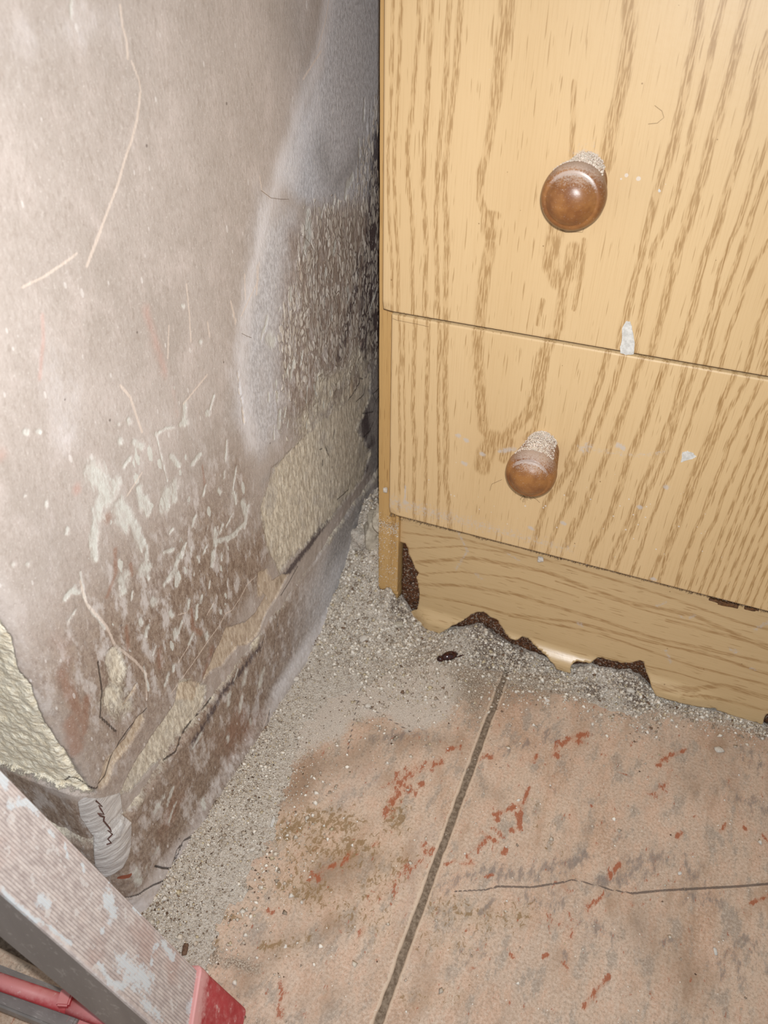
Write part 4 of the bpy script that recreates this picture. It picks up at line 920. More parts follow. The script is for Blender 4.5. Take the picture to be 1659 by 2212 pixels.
for pts, r in [([(870, 1150), (1000, 1165), (1200, 1215), (1400, 1275), (1600, 1345), (1700, 1370)], 4), ([(900, 1215), (1020, 1205), (1180, 1235), (1350, 1300), (1500, 1330), (1700, 1420)], 7), ([(905, 1262), (1000, 1265), (1100, 1280), (1300, 1340), (1420, 1380), (1700, 1440)], 6),
               ([(905, 1285), (1000, 1300), (1090, 1325), (1250, 1345), (1400, 1385), (1550, 1420), (1700, 1470)], 5), ([(1100, 1330), (1300, 1370), (1500, 1440), (1700, 1490)], 4), ([(1380, 1480), (1500, 1490), (1560, 1480), (1700, 1520)], 9), ([(1480, 1500), (1640, 1530), (1700, 1540)], 6),
               ([(880, 1185), (1000, 1180), (1100, 1195)], 3), ([(1200, 1255), (1400, 1320), (1600, 1370)], 3), ([(900, 1240), (1000, 1235), (1120, 1250), (1250, 1290)], 3), ([(1300, 1420), (1450, 1450), (1620, 1500)], 3), ([(1440, 1340), (1560, 1370), (1659, 1395)], 6), ([(940, 1340), (1000, 1350)], 2)]:
    PF.stroke('vein', pts, r * .62, .9)
for pts, r in [([(1095, 1195), (1120, 1210)], 3), ([(1248, 1345), (1255, 1350)], 6), ([(1438, 1405), (1448, 1430)], 4), ([(1580, 1402), (1590, 1408)], 6), ([(1420, 1308), (1437, 1302)], 4), ([(1630, 1360), (1655, 1345)], 5), ([(1490, 1335), (1500, 1330)], 4), ([(1620, 1443), (1630, 1447)], 4), ([(1030, 1240), (1040, 1250)], 4), ([(990, 1150), (1010, 1190), (985, 1230)], 3), ([(1470, 1330), (1476, 1335)], 3)]:
    PF.stroke('film', pts, r, .58)
TH = .0005
yf = YP - flare(U, Vv) + .0004 * (fbm(U * 30, Vv * 60, 95) - .5)
nV = len(U); Vt = np.vstack([np.stack([U, yf, Vv], 1), np.stack([U, yf + TH, Vv], 1)])
# boundary edges for the foil thickness
ed = {}
for f in FQ:
    for i in range(4):
        a_, b_ = int(f[i]), int(f[(i + 1) % 4]); ed[(a_, b_)] = 1
be = np.array([(a_, b_) for (a_, b_) in ed if (b_, a_) not in ed])
rim = np.stack([be[:, 1], be[:, 0], be[:, 0] + nV, be[:, 1] + nV], 1)
FA = np.vstack([FQ, FQ[:, ::-1] + nV, rim])
mi = np.concatenate([np.zeros(len(FQ) * 2, int), np.ones(len(rim), int)])
M_TORN = plain('torn_foil_edge', lin((214, 190, 150)), .8, lin((150, 112, 74)), 700)
foil = to_chest(mesh_obj('plinth_foil', Vt, FA, attrs={k: np.concatenate([v, v]) for k, v in PF.a.items()}, mats=[M_PLINTH, M_TORN], mi=mi))
foil['label'] = 'torn oak foil peeling off the plinth'

# knobs
def knob_mat():
    t = NT('turned_knob')
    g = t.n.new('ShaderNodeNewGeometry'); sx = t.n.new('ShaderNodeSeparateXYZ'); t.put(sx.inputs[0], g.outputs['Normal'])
    n = t.noise(90, t.map((1, .4, 1)), 4, .6); f = t.noise(1300, None, 3, .7)
    c = t.mix(t.ss(n, .3, .7), lin((122, 76, 42)), lin((158, 108, 60)))
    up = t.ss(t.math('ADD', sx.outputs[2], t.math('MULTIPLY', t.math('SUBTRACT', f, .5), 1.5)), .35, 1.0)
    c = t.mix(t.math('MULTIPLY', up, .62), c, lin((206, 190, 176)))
    c = t.mix(t.math('MULTIPLY', t.crisp(t.attr('groove'), f, .8, .2), .6), c, lin((200, 186, 176)))
    c = t.mix(t.math('MULTIPLY', t.ss(f, .64, .70), .5), c, lin((214, 200, 184)))
    t.bump(f, .0001, .4)
    return t.done(c, t.math('ADD', .32, t.math('MULTIPLY', up, .5)), .5)
M_KNOB = knob_mat()
PROF = [(.0121, 0), (.0125, .0016), (.0117, .0032), (.0130, .0046), (.0133, .0056), (.0122, .0070), (.0138, .0085), (.0141, .0096), (.0130, .0110), (.0147, .0127), (.0150, .0138), (.0141, .0151), (.0157, .0172), (.0165, .0200), (.0166, .0222), (.0161, .0246), (.0150, .0264), (.0136, .0273),
        (.0130, .0272), (.0125, .0275), (.0112, .0288), (.0090, .0302), (.0062, .0311), (.0032, .0316), (.0006, .0317)]
KL = 1.33
def knob(zk, parent, label=None):
    n = 64; V = []; G = []
    for r, d in PROF:
        for k in range(n):
            a_ = 2 * math.pi * k / n; V.append((XK + r * math.sin(a_), -d * KL, zk + r * math.cos(a_)))
            G.append(.85 * max(0, math.cos(a_)) if abs(d - .0272) < .0004 else (.7 * max(0, math.cos(a_)) if d in (.0032, .0070, .0110, .0151) else 0))
    F = []
    for i in range(len(PROF) - 1):
        for k in range(n): F.append((i * n + k, (i + 1) * n + k, (i + 1) * n + (k + 1) % n, i * n + (k + 1) % n))
    F.append(tuple(range(n))); F.append(tuple((len(PROF) - 1) * n + k for k in range(n - 1, -1, -1)))
    me = bpy.data.meshes.new('knob'); me.from_pydata(V, [], F); me.materials.append(M_KNOB)
    for p in me.polygons: p.use_smooth = len(p.vertices) < 10
    at_ = me.attributes.new('groove', 'FLOAT', 'POINT'); at_.data.foreach_set('value', np.array(G, dtype=np.float32)); me.update()
    bm = bmesh.new(); bm.from_mesh(me); bmesh.ops.recalc_face_normals(bm, faces=bm.faces[:]); bm.to_mesh(me); bm.free()
    o = bpy.data.objects.new('knob', me); COL.objects.link(o); o.parent = parent
    return o
knob(ZK1, d_up); knob(ZK2, d_lo)
kt = knob(.625, d_top)

# flat paint marks on the fronts
M_PAINT = plain('white_paint', lin((226, 222, 214)), .85, lin((200, 196, 188)), 420, .3, .0003)
def mark(name, pts, parent, th=.0005, mat=M_PAINT, label=None):
    ps = []
    for i in range(len(pts)):
        p, q = pts[i], pts[(i + 1) % len(pts)]
        for k in range(4):
            ps.append((p[0] + (q[0] - p[0]) * k / 4 + (random.random() - .5) * 1.5, p[1] + (q[1] - p[1]) * k / 4 + (random.random() - .5) * 1.5))
    W_ = [at(px, py, 1, 0) for px, py in ps]
    bm = bmesh.new(); fr = [bm.verts.new((p[0], -th, p[2])) for p in W_]; bk = [bm.verts.new((p[0], .0002, p[2])) for p in W_]
    bm.faces.new(fr); bm.faces.new(bk[::-1])
    for i in range(len(fr)): j = (i + 1) % len(fr); bm.faces.new([fr[j], fr[i], bk[i], bk[j]])
    o = bm_obj(name, bm, mat, parent)
    if label: o['label'] = label
    return o
mark('paint_mark', [(1352, 693), (1362, 694), (1367, 715), (1371, 740), (1369, 765), (1352, 766), (1341, 762), (1339, 748), (1343, 740), (1344, 708)], d_up, label='tall white paint mark')
mark('paint_mark', [(1474, 976), (1485, 974), (1498, 979), (1504, 986), (1496, 991), (1484, 993), (1471, 998)], d_lo, label='three-cornered white paint mark')
mark('paint_mark', [(1424, 408), (1427, 410), (1427, 414), (1424, 415), (1421, 412)], d_up, .0003)

# ------------------------------------------------------------------ rubble and crumbs
def hp(x, xs_, hs_): return np.interp(x, xs_, hs_)
PX = [-.01, .02, .042, .052, .062, .075, .09, .105, .118, .135, .150, .165, .19, .21, .222, .235, .26, .275, .288, .30, .34, .40, .46]
PH = [.030, .036, .040, .038, .022, .007, .0015, .0012, .008, .019, .013, .007, .003, .0015, .003, .010, .015, .013, .005, .0012, .0010, .0009, .0003]
def rubble_h(x, y):
    base = hp(x, PX, PH)
    d = np.maximum(0, .0200 - y)
    L = np.interp(x, [.085, .10, .28, .30], [.034, .013, .013, .007])
    h_ = base * np.exp(-(d / L) ** 1.35)
    gap = np.clip((y + .020) / .085, 0, 1)
    hg = sst(.047, .0415, x) * (gap * .064 + .012 * sst(.02, .05, y) + .012 * sst(.0, .03, y) * sst(.008, .03, x))
    h_ = np.maximum(h_ * sst(-.01, .03, x + .05 * 0 + .02), hg * sst(-.03, .0, y) * .9)
    # thin band along the wall foot
    hw = .0042 * np.exp(-(np.maximum(0, x - .004) / .020) ** 1.5) * sst(-.33, -.30, y)
    hw2 = .0020 * np.exp(-(np.maximum(0, x - .0) / .055) ** 2) * sst(-.10, -.25, y)
    h_ = h_ + hw + hw2
    nn = fbm(x * 90, y * 90, 101); n2 = fbm(x * 420, y * 420, 103, 3)
    return h_ * (.72 + .56 * nn) + (.0016 * (n2 - .5) + .0010 * (nn - .5)) * np.clip(h_ / .004, 0, 1.6) - .0006
xs = np.arange(.0015, .455, .0014); ys = np.arange(-.330, .125, .0014)
X, Y = np.meshgrid(xs, ys, indexing='ij'); x = X.ravel(); y = Y.ravel(); hh = rubble_h(x, y)
br = np.zeros_like(x)
for (bx, by, r, k) in [(.160, -.012, .030, .66), (.195, -.018, .030, .62), (.150, .012, .020, .85), (.172, .012, .016, .9), (.135, .016, .010, .75), (.275, .010, .014, .9), (.262, .014, .010, .7), (.240, .002, .012, .7), (.066, .012, .012, .8), (.170, -.020, .022, .7), (.19, -.028, .02, .5)]:
    br = np.maximum(br, k * np.exp(-((x - bx) ** 2 + (y - by) ** 2) / r ** 2))
n_, m_ = len(xs), len(ys); FQ = grid_faces(n_, m_)
blocked = (x > XP0 - .0004) & (x < XP1 + .0004) & (y > .0166) | ((x >= XP1) & (y > .0245))
ok = (hh > .0001) & ~blocked
kf = ok[FQ].any(1) & ~blocked[FQ].any(1); FQ = FQ[kf]
used = np.unique(FQ); rm = -np.ones(len(x), int); rm[used] = np.arange(len(used))
Vr = np.stack([x, y, np.maximum(hh, -.0004)], 1)[used]; FQ = rm[FQ]
nV = len(Vr); ed = set(); 
for f in FQ:
    for i in range(4): ed.add((int(f[i]), int(f[(i + 1) % 4])))
be = np.array([(a_, b_) for (a_, b_) in ed if (b_, a_) not in ed])
Vb = Vr.copy(); Vb[:, 2] = -.0012
rim = np.stack([be[:, 1], be[:, 0], be[:, 0] + nV, be[:, 1] + nV], 1)
rub = mesh_obj('plaster_rubble', np.vstack([Vr, Vb]), np.vstack([FQ, rim]), M_RUBBLE, attrs={'brown': np.concatenate([br[used]] * 2)})
tag(rub, 'crumbled plaster, sand and dust banked in the corner and along the torn plinth', 'debris', kind='stuff')

OCT_V = np.array([(1, 0, 0), (-1, 0, 0), (0, 1, 0), (0, -1, 0), (0, 0, 1), (0, 0, -1)], float)
OCT_F = np.array([(0, 2, 4), (2, 1, 4), (1, 3, 4), (3, 0, 4), (2, 0, 5), (1, 2, 5), (3, 1, 5), (0, 3, 5)])
PAL = [((246, 238, 224), 5), ((224, 212, 194), 5), ((202, 188, 170), 4), ((166, 150, 132), 2.4), ((128, 104, 84), 1.2), ((92, 66, 48), .5), ((214, 196, 160), 1.2)]
def crumbs(name, P, R_, pal=PAL, flat=.7, sink=.3):
    n = len(P); J = 1 + .45 * (rng.random((n, 6, 1)) - .5) * 2
    th = rng.random(n) * 2 * math.pi; c, s = np.cos(th), np.sin(th)
    B = OCT_V[None] * J * R_[:, None, None]
    B = B + (rng.random((n, 6, 3)) - .5) * R_[:, None, None] * .5
    x_ = B[..., 0] * c[:, None] - B[..., 1] * s[:, None]; y_ = B[..., 0] * s[:, None] + B[..., 1] * c[:, None]
    V_ = np.stack([x_, y_, B[..., 2] * flat], -1) + P[:, None, :] + np.array([0, 0, 1.0]) * (R_[:, None, None] * (flat - sink))
    F_ = (OCT_F[None] + (np.arange(n) * 6)[:, None, None]).reshape(-1, 3)
    w_ = np.array([q[1] for q in pal]); w_ = w_ / w_.sum(); ci = rng.choice(len(pal), n, p=w_)
    C_ = np.array([lin(q[0]) for q in pal])[ci]; C_[:, :3] *= (.85 + .3 * rng.random((n, 1)))
    return mesh_obj(name, V_.reshape(-1, 3), F_, M_CRUMB, smooth=False, attrs={'col': np.repeat(C_, 6, 0)})
def sample(n, dens, x0=.004, x1=.42, y0=-.33, y1=.10):
    out = []
    while sum(len(o) for o in out) < n:
        q = rng.random((n * 3, 3)); xx = x0 + q[:, 0] * (x1 - x0); yy = y0 + q[:, 1] * (y1 - y0)
        d_ = dens(xx, yy); k_ = q[:, 2] < d_
        out.append(np.stack([xx[k_], yy[k_]], 1))
    return np.vstack(out)[:n]
def dens(x, y):
    n1 = fbm(x * 45, y * 45, 111)
    plin = np.exp(-(np.maximum(0, .018 - y) / np.interp(x, [.0, .17, .22, .29, .31], [.034, .030, .020, .020, .010])) ** 1.4) * np.where(x < .30, 1.0, .8)
    crn = np.exp(-(np.hypot(np.maximum(0, x - .05), np.minimum(0, y + .0)) / .055) ** 1.6)
    wal = .75 * np.exp(-(x / .045) ** 2) * sst(-.05, -.2, y) + .55 * np.exp(-(x / .02) ** 2)
    d_ = np.clip(np.maximum(np.maximum(plin * .9, crn), wal) * (.35 + 1.1 * n1), .0014, 1)
    bad = ((x > XP0 - .001) & (x < XP1 + .001) & (y > .0155)) | ((x > XP1) & (y > .020))
    return np.where(bad, 0, d_)
def dens2(x, y):
    return dens(x, y) * np.where((x < .06) & (y < -.06), .10, 1.0)
def place(n, rlo, rhi, pw=2.5, dn=None):
    q = sample(n, dn or dens); R_ = rlo + (rhi - rlo) * rng.random(n) ** pw
    z_ = np.maximum(rubble_h(q[:, 0], q[:, 1]), 0)
    return np.column_stack([q, z_]), R_
P_, R_ = place(40000, .00020, .0009, 2.3); o = crumbs('crumbs', P_, R_); o.parent = rub; o['kind'] = 'stuff'
P_, R_ = place(7500, .0006, .0021, 2.3, dens2); o = crumbs('grit', P_, R_, PAL[:4] + [((206, 190, 158), 1), ((120, 94, 74), .35)]); o.parent = rub; o['kind'] = 'stuff'
# dust heaps on the knobs
def knob_dust(zk, n, name, label):
    d_ = rng.random(n) ** 1.8 * .021; a_ = np.clip(rng.standard_normal(n), -2, 2) * .42
    r_ = np.interp(d_, [p[1] for p in PROF[:16]], [p[0] for p in PROF[:16]]) + rng.random(n) * .0030 * np.cos(a_ * 1.6) * np.clip(1 - d_ / .013, 0, 1)
    P_ = np.column_stack([XK + r_ * np.sin(a_), -d_ * KL - .0004, zk + r_ * np.cos(a_)])
    o = crumbs(name, P_, .00022 + .0004 * rng.random(n), PAL[:2] + [((240, 222, 206), 7)], sink=.2)
    tag(o, label, 'dust', kind='stuff')
knob_dust(ZK1, 3200, 'plaster_dust', 'pale plaster dust lying on the upper drawer knob')
knob_dust(ZK2, 2800, 'plaster_dust', 'pale plaster dust lying on the lower drawer knob')
# dirt caught in the joint between bottom drawer and plinth, on the side panel, and in the middle joint
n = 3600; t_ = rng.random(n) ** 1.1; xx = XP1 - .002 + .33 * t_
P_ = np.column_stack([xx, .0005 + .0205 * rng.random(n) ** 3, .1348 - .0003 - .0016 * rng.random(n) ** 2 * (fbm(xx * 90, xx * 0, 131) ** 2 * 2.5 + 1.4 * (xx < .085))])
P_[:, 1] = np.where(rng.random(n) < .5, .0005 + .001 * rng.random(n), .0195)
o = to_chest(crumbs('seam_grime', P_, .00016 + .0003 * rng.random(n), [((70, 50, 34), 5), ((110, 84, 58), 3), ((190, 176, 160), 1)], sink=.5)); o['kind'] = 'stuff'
n = 1100; zz = .036 + .085 * rng.random(n); zz = np.where(rng.random(n) < .35, .1075 + .004 * rng.standard_normal(n), zz); k_ = fbm(zz * 0 + 3, zz * 120, 141)
xx = XP0 + (XP1 - XP0) * rng.random(n)
P_ = np.column_stack([xx, .0162 - .0001 * rng.random(n), zz])[rng.random(n) < k_ ** 1.5 * 1.6]
o = to_chest(crumbs('panel_grit', P_, .0002 + .0004 * rng.random(len(P_)), PAL[:3] + [((150, 120, 90), 1)], sink=.7)); o['kind'] = 'stuff'

# ------------------------------------------------------------------ single chips, lumps and scraps
def lump(name, c, size, seed, col=M_RUBBLE, rot=0, sub=3, rough=.25, tilt=0):
    bm = bmesh.new(); bmesh.ops.create_icosphere(bm, subdivisions=sub, radius=1)
    r_ = random.Random(seed); ph = [r_.random() * 20 for _ in range(6)]
    for v in bm.verts:
        d = v.co.copy()
        k = 1 + rough * (math.sin(d.x * 2.3 + ph[0]) * math.cos(d.y * 2.7 + ph[1]) + .6 * math.sin(d.z * 5.1 + ph[2] + d.x * 3)) + rough * .35 * math.sin(d.x * 11 + ph[3]) * math.sin(d.y * 12 + ph[4]) * math.cos(d.z * 10)
        # facet by clamping
        p = Vector((max(-.8, min(.8, d.x * k)), max(-.85, min(.85, d.y * k)), max(-.8, min(.75, d.z * k))))
        v.co = Vector((p.x * size[0], p.y * size[1], p.z * size[2]))
    bmesh.ops.rotate(bm, cent=(0, 0, 0), matrix=Matrix.Rotation(tilt, 3, 'X') @ Matrix.Rotation(rot, 3, 'Z'), verts=bm.verts)
    zmin = min(v.co.z for v in bm.verts)
    for v in bm.verts: v.co.z -= zmin
    o = bm_obj(name, bm, col, None, True); o.location = c
    return o
M_PALE = plain('pale_plaster', lin((224, 216, 204)), .9, lin((200, 190, 176)), 500, .2, .0004)
M_MORT = plain('grey_mortar', lin((178, 168, 150)), .92, lin((206, 196, 178)), 260, .2, .0008)
def on_floor(px, py, dz=0.0):
    z = 0.0
    for _ in range(6):
        p = at(px, py, 2, z); z = max(0, float(rubble_h(np.array([p[0]]), np.array([p[1]]))[0])) + dz
    return (p[0], p[1], z)
CH = [(1553, 1620, (.0042, .0032, .0009), M_PALE, 'oval white paint chip lying alone on the right floor tile', .6),
      (795, 1526, (.0030, .0026, .0016), M_PALE, 'pale plaster crumb lying on the grey dust film of the left tile', .2),
      (590, 1775, (.0016, .0052, .0006), M_PAINT, 'long white paint flake on the left tile, beside the skirting', .15),
      (546, 1836, (.0022, .0018, .0014), M_PALE, 'small cream crumb amid brown grit near the wall foot', .4),
      (1387, 1572, (.0014, .0013, .0009), M_PALE, 'little white crumb on the right tile below the plinth notch', .4),
      (1545, 2055, (.0012, .0030, .0005), M_PAINT, 'thin white flake at the lower right of the floor', .3),
      (1468, 1887, (.0016, .0014, .0007), M_PAINT, 'white paint crumb beside the dark crack line in the tile', .3),
      (785, 1382, (.0050, .0038, .0022), M_PALE, 'larger pale plaster piece in the rubble left of the torn plinth', .9),
      (862, 1350, (.0046, .0036, .0022), M_MORT, 'yellowish mortar piece at the left tip of the torn foil', .3),
      (1362, 1492, (.0042, .0026, .0018), M_PALE, 'flat white plaster piece in the right-hand notch of the plinth', .1),
      (640, 1470, (.0030, .0026, .0022), M_PALE, 'round cream plaster crumb beside the skirting crack', .1),
      (652, 1950, (.0012, .0012, .0009), M_PALE, 'tiny white crumb in the middle of the left tile', .1)]
for i, (px, py, sz, mt, lb, ro) in enumerate(CH):
    p = on_floor(px, py)
    tag(lump('plaster_chip', (p[0], p[1], p[2] - .0001), sz, 50 + i, mt, ro, 2), lb, 'chip', 'loose plaster chips on the floor')
p = on_floor(400, 2052); tag(lump('wood_scrap', (p[0], p[1], p[2] - .0001), (.0022, .0042, .0012), 71, plain('brown_scrap', lin((92, 66, 50)), .85, lin((124, 96, 76)), 600), .4, 2), 'small brown wood scrap in the sand beside the ladder rail', 'scrap')
# plaster lumps wedged between wall and chest
q = at(792, 1150, 0, .024)
tag(lump('plaster_lump', (.026, .050, .052), (.014, .014, .022), 81, M_MORT, .5, 4, .3), 'grey plaster lump wedged low between wall and chest side', 'lump')
tag(lump('plaster_lump', (.0385, .024, .096), (.0052, .008, .0135), 82, M_MORT, .2, 4, .3), 'crumbly plaster lump stuck to the chest side above the larger one', 'lump')
tag(lump('plaster_lump', (.010, .047, .045), (.010, .012, .014), 83, M_RUBBLE, .9, 4, .3), 'rounded rubble lump leaning on the skirting behind the chest foot', 'lump')
p = at(1168, 1207, 1, .0195); tag(lump('plaster_pebble', (p[0], .0195, p[2] - .003), (.0028, .0018, .0030), 84, M_PALE, .3, 3), 'white plaster pebble caught in the joint above the plinth', 'pebble')
p = at(833, 1056, 1, .0145); tag(lump('plaster_pebble', (p[0], .0140, p[2] - .003), (.0022, .0018, .0028), 85, M_PALE, .3, 3), 'white plaster pebble caught on the side panel edge', 'pebble')

M_RESIN = plain('brown_glue', lin((122, 84, 50)), .6, lin((80, 54, 34)), 500)
for px_, py_, sz_, sd_ in ((1572, 1309, (.0085, .0016, .0026), 91), (1545, 1302, (.006, .0012, .0016), 92), (1622, 1319, (.006, .0012, .0018), 93)):
    p = at(px_, py_, 1, .0195); g_ = lump('dried_glue', (p[0], .0190 - sz_[1], p[2] - sz_[2]), sz_, sd_, M_RESIN, .05, 4, .35); g_.location.y = .0198; g_.location.z += .0022; to_chest(g_)
# dark brown insect wing case with body
M_BUG = plain('glossy_brown_shell', lin((70, 28, 18)), .12, lin((34, 14, 12)), 500, .7)
bp = on_floor(968, 1420)
bug = empty('dead_insect', bp, 'glossy dark brown dead beetle on the grey dust before the plinth', 'insect')
def bug_part(name, fn, rings, n=14):
    V_ = []; F_ = []
    for i in range(rings + 1):
        for k in range(n):
            V_.append(fn(i / rings, 2 * math.pi * k / n))
    for i in range(rings):
        for k in range(n): F_.append((i * n + k, i * n + (k + 1) % n, (i + 1) * n + (k + 1) % n, (i + 1) * n + k))
    F_.append(tuple(range(n))[::-1]); F_.append(tuple(rings * n + k for k in range(n)))
    me = bpy.data.meshes.new(name); me.from_pydata(V_, [], F_); me.materials.append(M_BUG)
    for p_ in me.polygons: p_.use_smooth = True
    bm = bmesh.new(); bm.from_mesh(me); bmesh.ops.recalc_face_normals(bm, faces=bm.faces[:]); bm.to_mesh(me); bm.free()
    o_ = bpy.data.objects.new(name, me); COL.objects.link(o_); o_.parent = bug; return o_
dx, dy = math.cos(.75), math.sin(.75)
def bf(L0, L1, w, h_, off=0):
    def f(u, a_):
        s_ = math.sin(math.pi * min(.985, max(.015, u))) ** .6; l = L0 + (L1 - L0) * u; c_ = math.cos(a_) * w * s_ + off; zz = max(0, math.sin(a_)) * h_ * s_ + .0002
        return (1.5 * (dx * l - dy * c_), 1.5 * (dy * l + dx * c_), 1.5 * zz + .0006)
    return f
bug_part('wing_case', bf(-.0050, .0062, .0030, .0032), 10); bug_part('body', bf(-.0072, -.0030, .0022, .0022), 6)
bug_part('leg', bf(.004, .0098, .0004, .0010, -.0022), 5, 6)
bug.rotation_euler = (0, 0, 0)

# cobweb threads under the lower knob
def thread(name, pts, r, mat, parent=None):
    cu = bpy.data.curves.new(name, 'CURVE'); cu.dimensions = '3D'; cu.bevel_depth = r; cu.bevel_resolution = 1
    for pl_ in pts:
        sp_ = cu.splines.new('POLY'); sp_.points.add(len(pl_) - 1)
        for i, p_ in enumerate(pl_): sp_.points[i].co = (*p_, 1)
    o_ = bpy.data.objects.new(name, cu); COL.objects.link(o_)
    dg = bpy.context.evaluated_depsgraph_get(); me = bpy.data.meshes.new_from_object(o_.evaluated_get(dg)); bpy.data.objects.remove(o_)
    me.materials.clear(); me.materials.append(mat)
    o2 = bpy.data.objects.new(name, me); COL.objects.link(o2); o2.parent = parent; return o2
M_MARK = plain('dark_red_line', lin((112, 72, 62)), .9, lin((84, 66, 60)), 900)
mk = []
for px, py in SKIRT_MARK:
    s_, z_ = wall_sz(px, py, .004); mk.append(tuple(wall_xyz(np.array([s_]), np.array([z_]), np.array([SKN + .0018]))[0]))
zz_ = thread('wavy_line', [mk], .00045, M_MARK, skirt)
M_HAIR = plain('dusty_thread', lin((110, 84, 54)), .9)
L = []
for i in range(16):
    p0 = at(1134 + random.uniform(-6, 6), 1062 + random.uniform(-8, 8), 1, -.004); pts = [p0]
    dxp, dyp = random.uniform(-16, 18), random.uniform(-4, 22)
    for k in range(1, 6):
        pts.append(at(1134 + dxp * k / 5 + random.uniform(-2, 2), 1064 + dyp * k / 5 + random.uniform(-2, 2), 1, -.004 + .0038 * k / 5))
    L.append([tuple(q) for q in pts])
web = thread('cobweb', L, .00009, M_HAIR); tag(web, 'wispy dusty cobweb tuft hanging under the lower drawer knob', 'cobweb')
L = [[tuple(at(px, py, 1, -.0003)) for px, py in pl_] for pl_ in ([(1210, 496), (1222, 502), (1240, 501), (1258, 502), (1261, 494)], [(1414, 228), (1430, 240), (1434, 254), (1420, 266), (1400, 268)], [(1084, 1036), (1062, 1046), (1058, 1060)], [(848, 688), (858, 692), (900, 700), (926, 706)], [(1142, 1068), (1160, 1080), (1166, 1086)])]
WL = [[(W[0] + a_ * W[2], W[1] + b_ * W[2]) for a_, b_ in q] for W, q in ((W1, [(400, 150), (500, 225), (600, 238), (680, 238)]), (W1, [(800, 605), (840, 620), (900, 690), (930, 750), (880, 800)]), (W2, [(200, 0), (250, 26), (300, 45)]), (W2, [(772, 735), (768, 755), (765, 772)]))]
L += [[tuple(at(px, py, 0, .0014)) for px, py in q] for q in WL]
tag(thread('hair', L, .00009, M_HAIR), 'fine stray hairs clinging to the drawer fronts and stained wall', 'hair', kind='stuff')

# ------------------------------------------------------------------ step ladder, lower left
def lad_mat():
    t = NT('weathered_ladder_rail')
    g1 = t.noise(240, t.map((1, 1, .05)), 3); n = t.noise(60, None, 4, .65); mf = t.noise(300, t.map((1, 1, .6)), 4, .7)
    t.grain = t.noise(520, t.map((1, 1, .5)), 4, .75); t.gk = .9
    c = t.mix(t.ss(mf, .3, .7), lin((184, 170, 164)), lin((220, 208, 200)))
    c = t.mix(t.math('MULTIPLY', t.ss(n, .5, .7), .6), c, lin((214, 196, 187)))
    c = t.mix(t.math('MULTIPLY', t.ss(t.noise(34, t.map(loc=(.2, .4, .1)), 3), .5, .68), .4), c, lin((184, 146, 132)))
    c = t.mix(t.math('MULTIPLY', t.attr('groove'), .40), c, lin((104, 88, 80)))
    wh = t.crisp(t.attr('white'), t.noise(230, None, 5, .75), 1.5, .12)
    c = t.mix(t.math('MULTIPLY', wh, .8), c, lin((214, 220, 222)))
    sp_ = t.noise(190, t.map(loc=(.9, .2, .4)), 3, .6)
    c = t.mix(t.math('MULTIPLY', t.ss(sp_, .62, .66), .7), c, lin((216, 210, 204)))
    return t.done(c, .6, .4)
M_RAIL = lad_mat()
def alu():
    t = NT('dull_aluminium')
    n = t.noise(90, t.map((1, 1, .1)), 4); s_ = t.noise(400, t.map((.2, 1, .2)), 2)
    c = t.mix(n, lin((124, 116, 111)), lin((164, 156, 150)))
    c = t.mix(t.math('MULTIPLY', t.ss(t.noise(900, t.map((.15, 1, .15), (0, .36, 0)), 3, .7), .55, .7), .5), c, lin((196, 188, 182)))
    c = t.mix(t.math('MULTIPLY', t.ss(t.voro(110), .07, .05), .6), c, lin((190, 184, 180)))
    t.b.inputs['Metallic'].default_value = .35
    return t.done(c, .5, .4)
M_ALU = alu()
def redp():
    t = NT('red_plastic')
    n = t.noise(220, None, 4, .7)
    c = t.mix(t.ss(t.noise(70, None, 4, .6), .35, .7), lin((168, 48, 54)), lin((184, 60, 66)))
    c = t.mix(t.math('MULTIPLY', t.crisp(t.attr('white'), n, .9, .2), .75), c, lin((226, 176, 172)))
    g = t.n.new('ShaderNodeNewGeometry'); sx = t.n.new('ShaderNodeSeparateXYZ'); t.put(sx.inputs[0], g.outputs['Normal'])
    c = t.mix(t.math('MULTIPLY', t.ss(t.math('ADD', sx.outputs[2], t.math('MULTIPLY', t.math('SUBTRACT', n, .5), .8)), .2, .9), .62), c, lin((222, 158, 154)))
    c = t.mix(t.math('MULTIPLY', t.ss(n, .62, .68), .45), c, lin((220, 190, 184)))
    return t.done(c, .5, .45)
M_RED = redp()
D = ray(1900, 3600); D = D / np.linalg.norm(D)
E0 = at(455, 2325, 2, .014)
ladder = empty('stepladder', (float(E0[0]), float(E0[1]), 0), 'paint-spattered stepladder with ribbed rail and red plastic foot at the lower left', 'ladder')
def lad(o, label=None):
    o.parent = ladder; o.matrix_parent_inverse = Matrix.Translation(-Vector(ladder.location))
    if label: o['label'] = label
    return o
cdir = CAM - (E0 - D * .15); cdir = cdir - D * (cdir @ D); cdir /= np.linalg.norm(cdir)
al = math.radians(28)
side = np.cross(D, cdir)
if (RM.T @ side)[0] < 0: side = -side             # side points to the right/up in the view
n1 = cdir * math.cos(al) + side * math.sin(al)     # front face normal
Wd = side * math.cos(al) - cdir * math.sin(al)     # across the front face, away from the near edge
RW, RD = .036, .027
def rail_pts(prof, t0, t1, nt):
    ts = np.linspace(t0, t1, nt); out = []
    for t_ in ts:
        for a_, b_ in prof: out.append(E0 - D * t_ + Wd * a_ - n1 * b_)
    return np.array(out), ts
